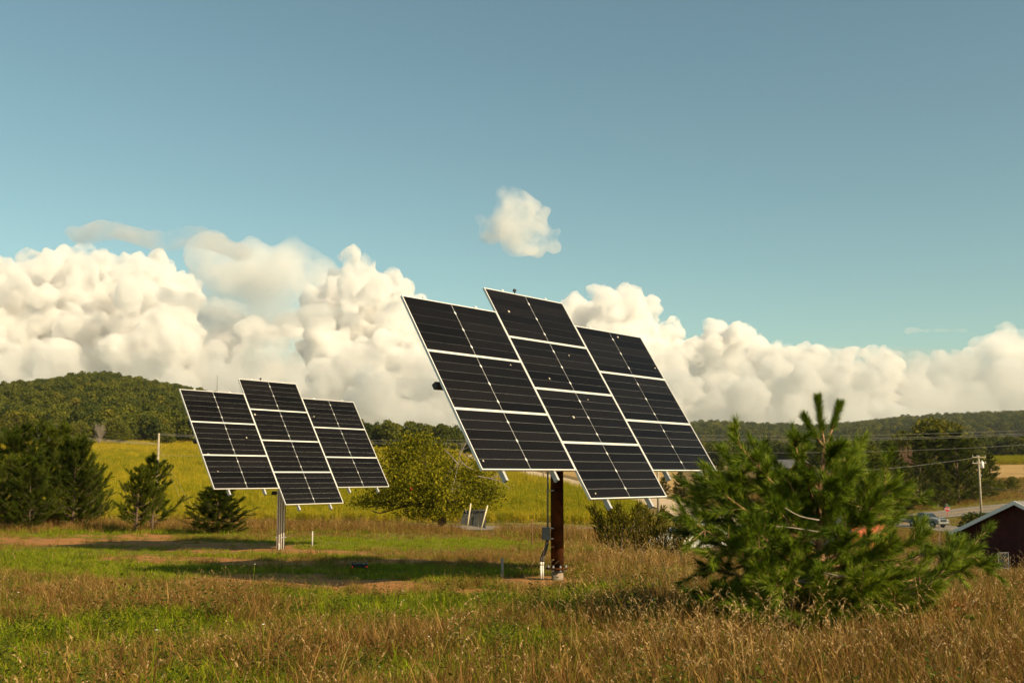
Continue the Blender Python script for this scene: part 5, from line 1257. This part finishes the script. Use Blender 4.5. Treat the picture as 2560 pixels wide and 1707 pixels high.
def drone():
    Y = 20.6; p = gp(905, Y); t = empty('quadcopter_drone', p, .15, 'small black drone with red lights sitting in the shadow of the larger tracker', 'drone')
    LED, N, L = newmat('red_light'); out = N.new('ShaderNodeOutputMaterial'); e = N.new('ShaderNodeEmission'); e.inputs[0].default_value = (1,.03,.02,1); e.inputs[1].default_value = .45; L.new(e.outputs[0], out.inputs[0])
    loft([(.11,ring(.03,.07,.11,None,.01)),(.08,ring(.045,.055,.125,None,.015)),(-.07,ring(.05,.055,.13,None,.015)),(-.12,ring(.035,.07,.115,None,.01))]).build('body', BLK, t)
    m = MB(); m.box((0,0,.137), (.12,.07,.014)); m.build('battery', GREYS, t)
    m = MB(); m.lathe([(.012,-.02),(.02,-.015),(.02,.015),(.012,.02)], (.12,0,.055), 10); m.build('camera_gimbal', BLK, t)
    for sx in (-1, 1):
        for sy in (-1, 1):
            c = Vector((sx*.13, sy*.17, .12)); m = MB(); m.tube([(sx*.06, sy*.04, .1), c], [.014,.011], 6); arm = m.build('arm', BLK, t)
            m = MB(); m.lathe([(.018,-.02),(.02,.0),(.018,.025),(.008,.03)], c, 10); m.build('motor', BLK, arm)
            for k in (0, 1):
                d = Vector((math.cos(.6+sx+k*math.pi), math.sin(.6+sx+k*math.pi), 0)); n_ = Vector((-d.y, d.x, 0)); m = MB(); q = c+Vector((0,0,.03))
                m.add([q-n_*.008, q+d*.06-n_*.012, q+d*.12-n_*.004, q+d*.12+n_*.004, q+d*.06+n_*.010, q+n_*.008]+[v+Vector((0,0,.002)) for v in (q-n_*.008, q+d*.06-n_*.012, q+d*.12-n_*.004, q+d*.12+n_*.004, q+d*.06+n_*.010, q+n_*.008)], [(5,4,3,2,1,0),(6,7,8,9,10,11)]+[(i,(i+1)%6,6+(i+1)%6,6+i) for i in range(6)]); m.build('rotor_blade', BLK, arm)
            m = MB(); m.tube([c+Vector((0,0,-.015)), c+Vector((sx*.01,sy*.01,-.125))], .007, 6); m.build('landing_leg', BLK, arm)
            if sy < 0: m = MB(); m.lathe([(.004,-.01),(.011,-.004),(.011,.004),(.004,.01)], c+Vector((0,-.012,-.03)), 8); m.build('light', LED, arm)
drone()
stake(1256, 1394, 1440, 18.6, .022, PVCG, 'marker_stake', 'short grey stake in the shadow left of the rusted post')
# pale flower spike, and two seedlings near the pine
def spike():
    Y = 9.0; p = gp(2335, Y); t = empty('flower_spike', p, 0, 'pale yellow flower spike at the bottom right', 'flower'); H = at(2338,1618,Y).z-p.z; g = np.random.default_rng(3)
    m = MB(); m.tube([(0,0,-.02),(.01,0,H*.5),(.03,0,H)], [.004,.003,.002], 6); m.build('stem', GRNG, t); V = []
    for k in range(90):
        z = H*g.uniform(.12,1); a = g.uniform(0,6.283); r = .02*(1.25-z/H*.7); c = np.array([.03*z/H+math.cos(a)*r, math.sin(a)*r, z]); d = g.normal(0,1,3); d /= np.linalg.norm(d); e = np.cross(d, g.normal(0,1,3)); e /= np.linalg.norm(e); V.append(np.stack([c-d*.009, c+e*.005, c+d*.009, c-e*.005]))
    V = np.vstack(V); o = link('florets', np_mesh('florets', V, np.arange(len(V)).reshape(-1,4), solid('pale_yellow_petals', (.62,.58,.22), .6)), t); o['kind'] = 'stuff'
spike()
SP = pine_meshes(830, .55, .22, 4, 4, .1, .10, .005, 70, NEEDL, BARKP, base=.25, lift=.9, sub=1); DS = pine_meshes(831, .5, .3, 4, 4, .1, .09, .004, 50, leafmat('dead_needles', [(.14,.045,.012),(.30,.11,.03)], trans=.15), BARKP, base=.2, lift=.2, sub=1)
p, s = tree_px(2395, 1545, 10.6, .57); plant('pine_seedling', SP, p, s, .3, 'tiny green pine seedling in the grass right of the near pine', 'seedling', None, 1.2)
p, s = tree_px(2368, 1512, 11.6, .52); plant('dead_seedling', DS, p, s, 1.0, 'small rust coloured dead seedling right of the near pine', 'seedling', None, 1.1)
# tall dry weed standing right of the near pine
g = np.random.default_rng(31); Y = 16.0; p = gp(2342, Y); t = empty('dry_weed', p, 0, 'single tall dry weed stalk in front of the pickup truck', 'weed'); H = at(2342,1258,Y).z-p.z
m = MB(); Q = spline([(0,0,-.05),(-.02,0,H*.3),(-.05,0,H*.6),(-.045,0,H)], .1); m.tube(Q, [.007*(1-.75*i/len(Q)) for i in range(len(Q))], 5); m.build('stalk', BARKG, t)
m = MB()
for k in range(16):
    z = H*g.uniform(.2,.75); a = g.uniform(0,6.28); L_ = g.uniform(.1,.24); m.tube([(-.03,0,z),(-.03+math.cos(a)*L_*.6,math.sin(a)*L_*.6,z+L_*.5),(-.03+math.cos(a)*L_,math.sin(a)*L_,z+L_)], [.003,.0025,.001], 4)
o = m.build('twigs', BARKG, t); o['kind'] = 'stuff'
# dark bush at the barn corner
JB = leafy_meshes(820, 2.2, 1.3, .12, 2600, LEAFD, BARK, base=.05, lobes=8)
p, s = tree_px(2392, 1330, 59, 2.2); plant('dark_shrub', JB, p, s, .4, 'dark round shrub at the left corner of the red barn', 'shrub', None, .8)
p, s = tree_px(2440, 1282, 96, 2.2); plant('dark_shrub', JB, p, s, 1.4, 'low green shrub below the transformer pole behind the barn roof', 'shrub', None, 1.5)

# ------------------------------------------------------------------ clouds: heaped spheres fused into one skin, filled with scattering vapour
def vapour(name, density, col=(1,1,1), cell=0, lo=.40, hi=.58):
    """even vapour, or with cell > 0 torn into shreds of about that many metres"""
    m, N, L = newmat(name)
    out = N.new('ShaderNodeOutputMaterial'); v = N.new('ShaderNodeVolumePrincipled')
    v.inputs['Color'].default_value = (*col, 1); v.inputs['Density'].default_value = density; v.inputs['Anisotropy'].default_value = .15
    if cell:
        g = N.new('ShaderNodeNewGeometry'); n = N.new('ShaderNodeTexNoise'); n.inputs['Scale'].default_value = 1/cell
        n.inputs['Detail'].default_value = 4; n.inputs['Roughness'].default_value = .62
        r = N.new('ShaderNodeMapRange'); r.inputs[1].default_value = lo; r.inputs[2].default_value = hi; r.inputs[4].default_value = density
        L.new(g.outputs['Position'], n.inputs['Vector']); L.new(n.outputs[0], r.inputs[0]); L.new(r.outputs[0], v.inputs['Density'])
    L.new(v.outputs[0], out.inputs['Volume'])
    return m
tex1 = bpy.data.textures.new('billow', 'CLOUDS'); tex1.noise_scale = 150; tex1.noise_depth = 6
tex3 = bpy.data.textures.new('curl', 'CLOUDS'); tex3.noise_scale = 58; tex3.noise_depth = 6
tex2 = bpy.data.textures.new('wisp', 'CLOUDS'); tex2.noise_scale = 480; tex2.noise_depth = 5
ICO = bmesh.new(); bmesh.ops.create_icosphere(ICO, subdivisions=2, radius=1.0)
IV = np.array([v.co[:] for v in ICO.verts]); IF = np.array([[v.index for v in f.verts] for f in ICO.faces]); ICO.free()
def cloud(spheres, D, voxel, mat_, label, disp=40, big=0, bumps=(11, 7), seed=0, flat=.8, name='cloud', bfrac=.32):
    """spheres: (u, v, radius px, depth offset m[, squash]) in photograph pixels at distance D"""
    g = np.random.default_rng(seed); S = []
    k = D/F
    for s in spheres:
        u, v, r, dz = s[:4]; sq = s[4] if len(s) > 4 else 1.0
        p = np.array(at(u, v, D+dz)); S.append((p, r*k, sq, 0))
    allS = list(S)
    for (p, r, sq, _) in S:
        kids = []
        for j in range(bumps[0]):
            d = g.normal(0, 1, 3); d[2] = abs(d[2])*.9-.15; d /= np.linalg.norm(d); d2 = d*np.array([1,1,sq])
            kids.append((p+d2*r*.86, r*bfrac*g.uniform(.7,1.25), max(sq, .75), 1))
        allS += kids
        for (p2, r2, sq2, _) in kids:
            for j in range(bumps[1]):
                d = g.normal(0, 1, 3); d[2] = abs(d[2])*.9-.2; d /= np.linalg.norm(d)
                allS.append((p2+d*r2*.85, r2*.42*g.uniform(.7,1.3), sq2, 2))
    V = []; Fs = []; b = 0; c0 = np.mean([s[0] for s in S], axis=0)
    for (p, r, sq, lv) in allS:
        V.append(IV*np.array([r, r, r*sq]) + p - c0); Fs.append(IF + b); b += len(IV)
    me = np_mesh('cloud', np.vstack(V), np.vstack(Fs), mat_)
    o = link(name, me); o.location = c0
    rm = o.modifiers.new('fuse', 'REMESH'); rm.mode = 'VOXEL'; rm.voxel_size = voxel
    if big:
        dm = o.modifiers.new('ragged', 'DISPLACE'); dm.texture = tex2; dm.strength = big; dm.mid_level = .5; dm.texture_coords = 'GLOBAL'
    dm = o.modifiers.new('billows', 'DISPLACE'); dm.texture = tex1; dm.strength = disp*1.9; dm.mid_level = .5; dm.texture_coords = 'GLOBAL'
    dm = o.modifiers.new('curls', 'DISPLACE'); dm.texture = tex3; dm.strength = disp*1.15; dm.mid_level = .5; dm.texture_coords = 'GLOBAL'
    rm = o.modifiers.new('mend', 'REMESH'); rm.mode = 'VOXEL'; rm.voxel_size = voxel*1.05
    return tag(o, label, 'cloud', 'clouds over the horizon')
VD = vapour('dense_vapour', .030, (.968,.963,.958), 170, .38, .60)
VM = vapour('soft_vapour', .011, (.95,.945,.94), 420, .38, .60)
VG = vapour('grey_haze', .0005, (.68,.71,.71))  # absorbing haze for the added slab that greys the lower clouds
VS = vapour('streak_vapour', .009, (.86,.86,.86), 190, .38, .62)
VL = vapour('light_vapour', .013, (.98,.975,.965), 150, .38, .60); VT = vapour('thin_vapour', .0055, (.98,.975,.965), 500, .36, .62)
D0 = 7000
TOP = [(-300,640),(0,640),(60,625),(110,650),(170,612),(210,602),(260,640),(330,650),(390,625),(430,660),(470,665)]
def heap(pts, vb, D, seed, rs=(26,62), n=3):
    """fill from a skyline of (u, v) tops down to vb with overlapping lobes"""
    g = np.random.default_rng(seed); S = []
    us = np.arange(pts[0][0], pts[-1][0]+1, 30.0)
    for u in us:
        vt = np.interp(u, [p[0] for p in pts], [p[1] for p in pts]); v = vt; first = True
        while v < vb:
            t = (v-vt)/max(60, vb-vt); r = g.uniform(*rs)*(.62+.75*min(1, t*1.2)) if not first else g.uniform(.45,.7)*rs[1]
            S.append((u+g.normal(0,20), v+r*(1.05 if first else .6), r, g.normal(0, 260)-t*600))
            v += r*1.05; first = False
        for q in range(4):
            vv = vt + 55 + q*95 + g.uniform(-12, 12)
            if vv < vb: S.append((u+g.normal(0,8), vv+30, g.uniform(.95,1.25)*rs[1], g.normal(0,120)+60-q*120))
    return S
cloud(heap(TOP, 1060, D0, 1, (22,54)), D0, 14, VD, 'wide bright cumulus heap at the left edge above the wooded hill', 75, 110, seed=1)
cloud(heap([(790,705),(840,690),(868,622),(885,618),(905,640),(935,668),(970,668),(1005,700),(1040,735),(1100,750)], 1060, D0, 2, (20,44)), D0, 13, VD, 'bright towering cumulus between the two trackers', 70, 90, seed=2)
cloud(heap([(1370,790),(1420,745),(1455,735),(1490,712),(1530,700),(1570,712),(1610,745),(1640,800),(1680,850)], 1075, D0+400, 3, (22,46)), D0+400, 13, VD, 'tall rounded cumulus rising behind the larger tracker', 70, 90, seed=3)
cloud(heap([(1690,860),(1720,815),(1760,800),(1800,790),(1850,808),(1910,815),(1935,860),(2000,862),(2070,858),(2110,868),(2150,858),(2205,860),(2235,890)], 1075, D0+800, 4, (20,42)), D0+800, 14, VD, 'long lumpy cumulus bank above the near pine', 65, 90, seed=4)
cloud(heap([(2270,880),(2330,872),(2400,870),(2440,850),(2480,822),(2560,810),(2700,800)], 1060, D0+1500, 5, (22,44)), D0+1500, 22, VM, 'faint grey pink cumulus at the right edge above the red barn', 52, 60, seed=5)
# a farther, softer bank that fills in behind and between the heaps
cloud(heap([(300,700),(420,720),(500,760),(620,770),(700,790),(800,780),(900,800),(1010,810),(1100,850),(1300,870),(1420,860),(1560,860)], 1010, 9500, 12, (26,56)), 9500, 24, VM, 'broad soft cumulus bank behind the towers above the farther tracker', 80, 90, seed=12, bumps=(7,4))
cloud(heap([(1560,900),(1700,925),(1850,930),(2000,940),(2150,935),(2300,940),(2450,930),(2600,925),(2750,920)], 1030, 10000, 13, (24,46)), 10000, 32, VM, 'low soft cumulus bank along the horizon behind the right hand heaps', 80, 90, seed=13, bumps=(6,3))
# lone puff, and thin sheets
cloud([(1285,540,54,0),(1255,565,44,0),(1325,565,48,-100),(1228,585,34,0),(1350,592,42,0),(1300,592,50,-100),(1378,606,26,0),(1215,590,24,0),(1272,505,30,0),(1312,520,32,0),(1335,612,34,0),(1196,545,17,0),(1395,580,18,0)], 5200, 12, VL, 'small lone cloud puff floating above the larger tracker', 40, 70, seed=6, bumps=(8,4))
cloud([(520+52*k, 640+22*(k%2)+6*k, 62, 0) for k in range(6)]+[(540+44*k, 710, 70, 300) for k in range(7)]+[(580+44*k, 780, 66, 300) for k in range(6)], 9000, 40, VT, 'smooth pale veil of cloud behind the left cumulus', 40, 170, seed=7, bumps=(3,0))
cloud([(215+32*k, 590-12*math.sin(k*.9)+4*max(0,k-5), 56-2.6*abs(k-5), 0, .55) for k in range(13)], 4800, 14, VS, 'thin grey cloud streak drifting above the left cumulus', 28, 70, seed=8, bumps=(6,3))
cloud([(415+26*k, 742+5*k, 42-2.6*abs(k-3), -200, .7) for k in range(8)], 5200, 12, VL, 'small grey ragged cloud in front of the left cumulus', 28, 70, seed=9, bumps=(6,3))
cloud([(720+26*k, 790+2*k, 36-2.6*abs(k-3), -200, .7) for k in range(7)], 5400, 12, VL, 'small grey scud cloud below the towering cumulus', 28, 70, seed=14, bumps=(6,3))
cloud([(2275+22*k, 826, 15, 0, .5) for k in range(7)], 6000, 12, VT, 'faint flat cloud wisp high on the right', 20, 40, seed=10, bumps=(3,0))
# slab of grey haze, not a cloud, added to dull the heaps' feet
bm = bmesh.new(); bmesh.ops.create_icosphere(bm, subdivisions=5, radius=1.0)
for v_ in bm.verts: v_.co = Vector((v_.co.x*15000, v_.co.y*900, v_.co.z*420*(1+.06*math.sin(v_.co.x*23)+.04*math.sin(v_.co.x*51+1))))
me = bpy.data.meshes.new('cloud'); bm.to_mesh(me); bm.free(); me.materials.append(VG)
o = link('cloud', me); o.location = at(1280, 1075, 5700); tag(o, 'long low slab of grey haze added in front of the feet of the clouds', 'cloud', 'clouds over the horizon')

# ------------------------------------------------------------------ the air: thin even haze over the valley and its hills
m, N, L = newmat('haze'); out = N.new('ShaderNodeOutputMaterial'); pv = N.new('ShaderNodeVolumePrincipled')
pv.inputs['Color'].default_value = (.86,.92,.95,1); pv.inputs['Density'].default_value = .00004; pv.inputs['Anisotropy'].default_value = .2
L.new(pv.outputs[0], out.inputs['Volume'])
o = MB().box((0, 200, 81), (9000, 9000, 175)).build('haze', m); tag(o, 'thin warm haze over the valley', kind='stuff')
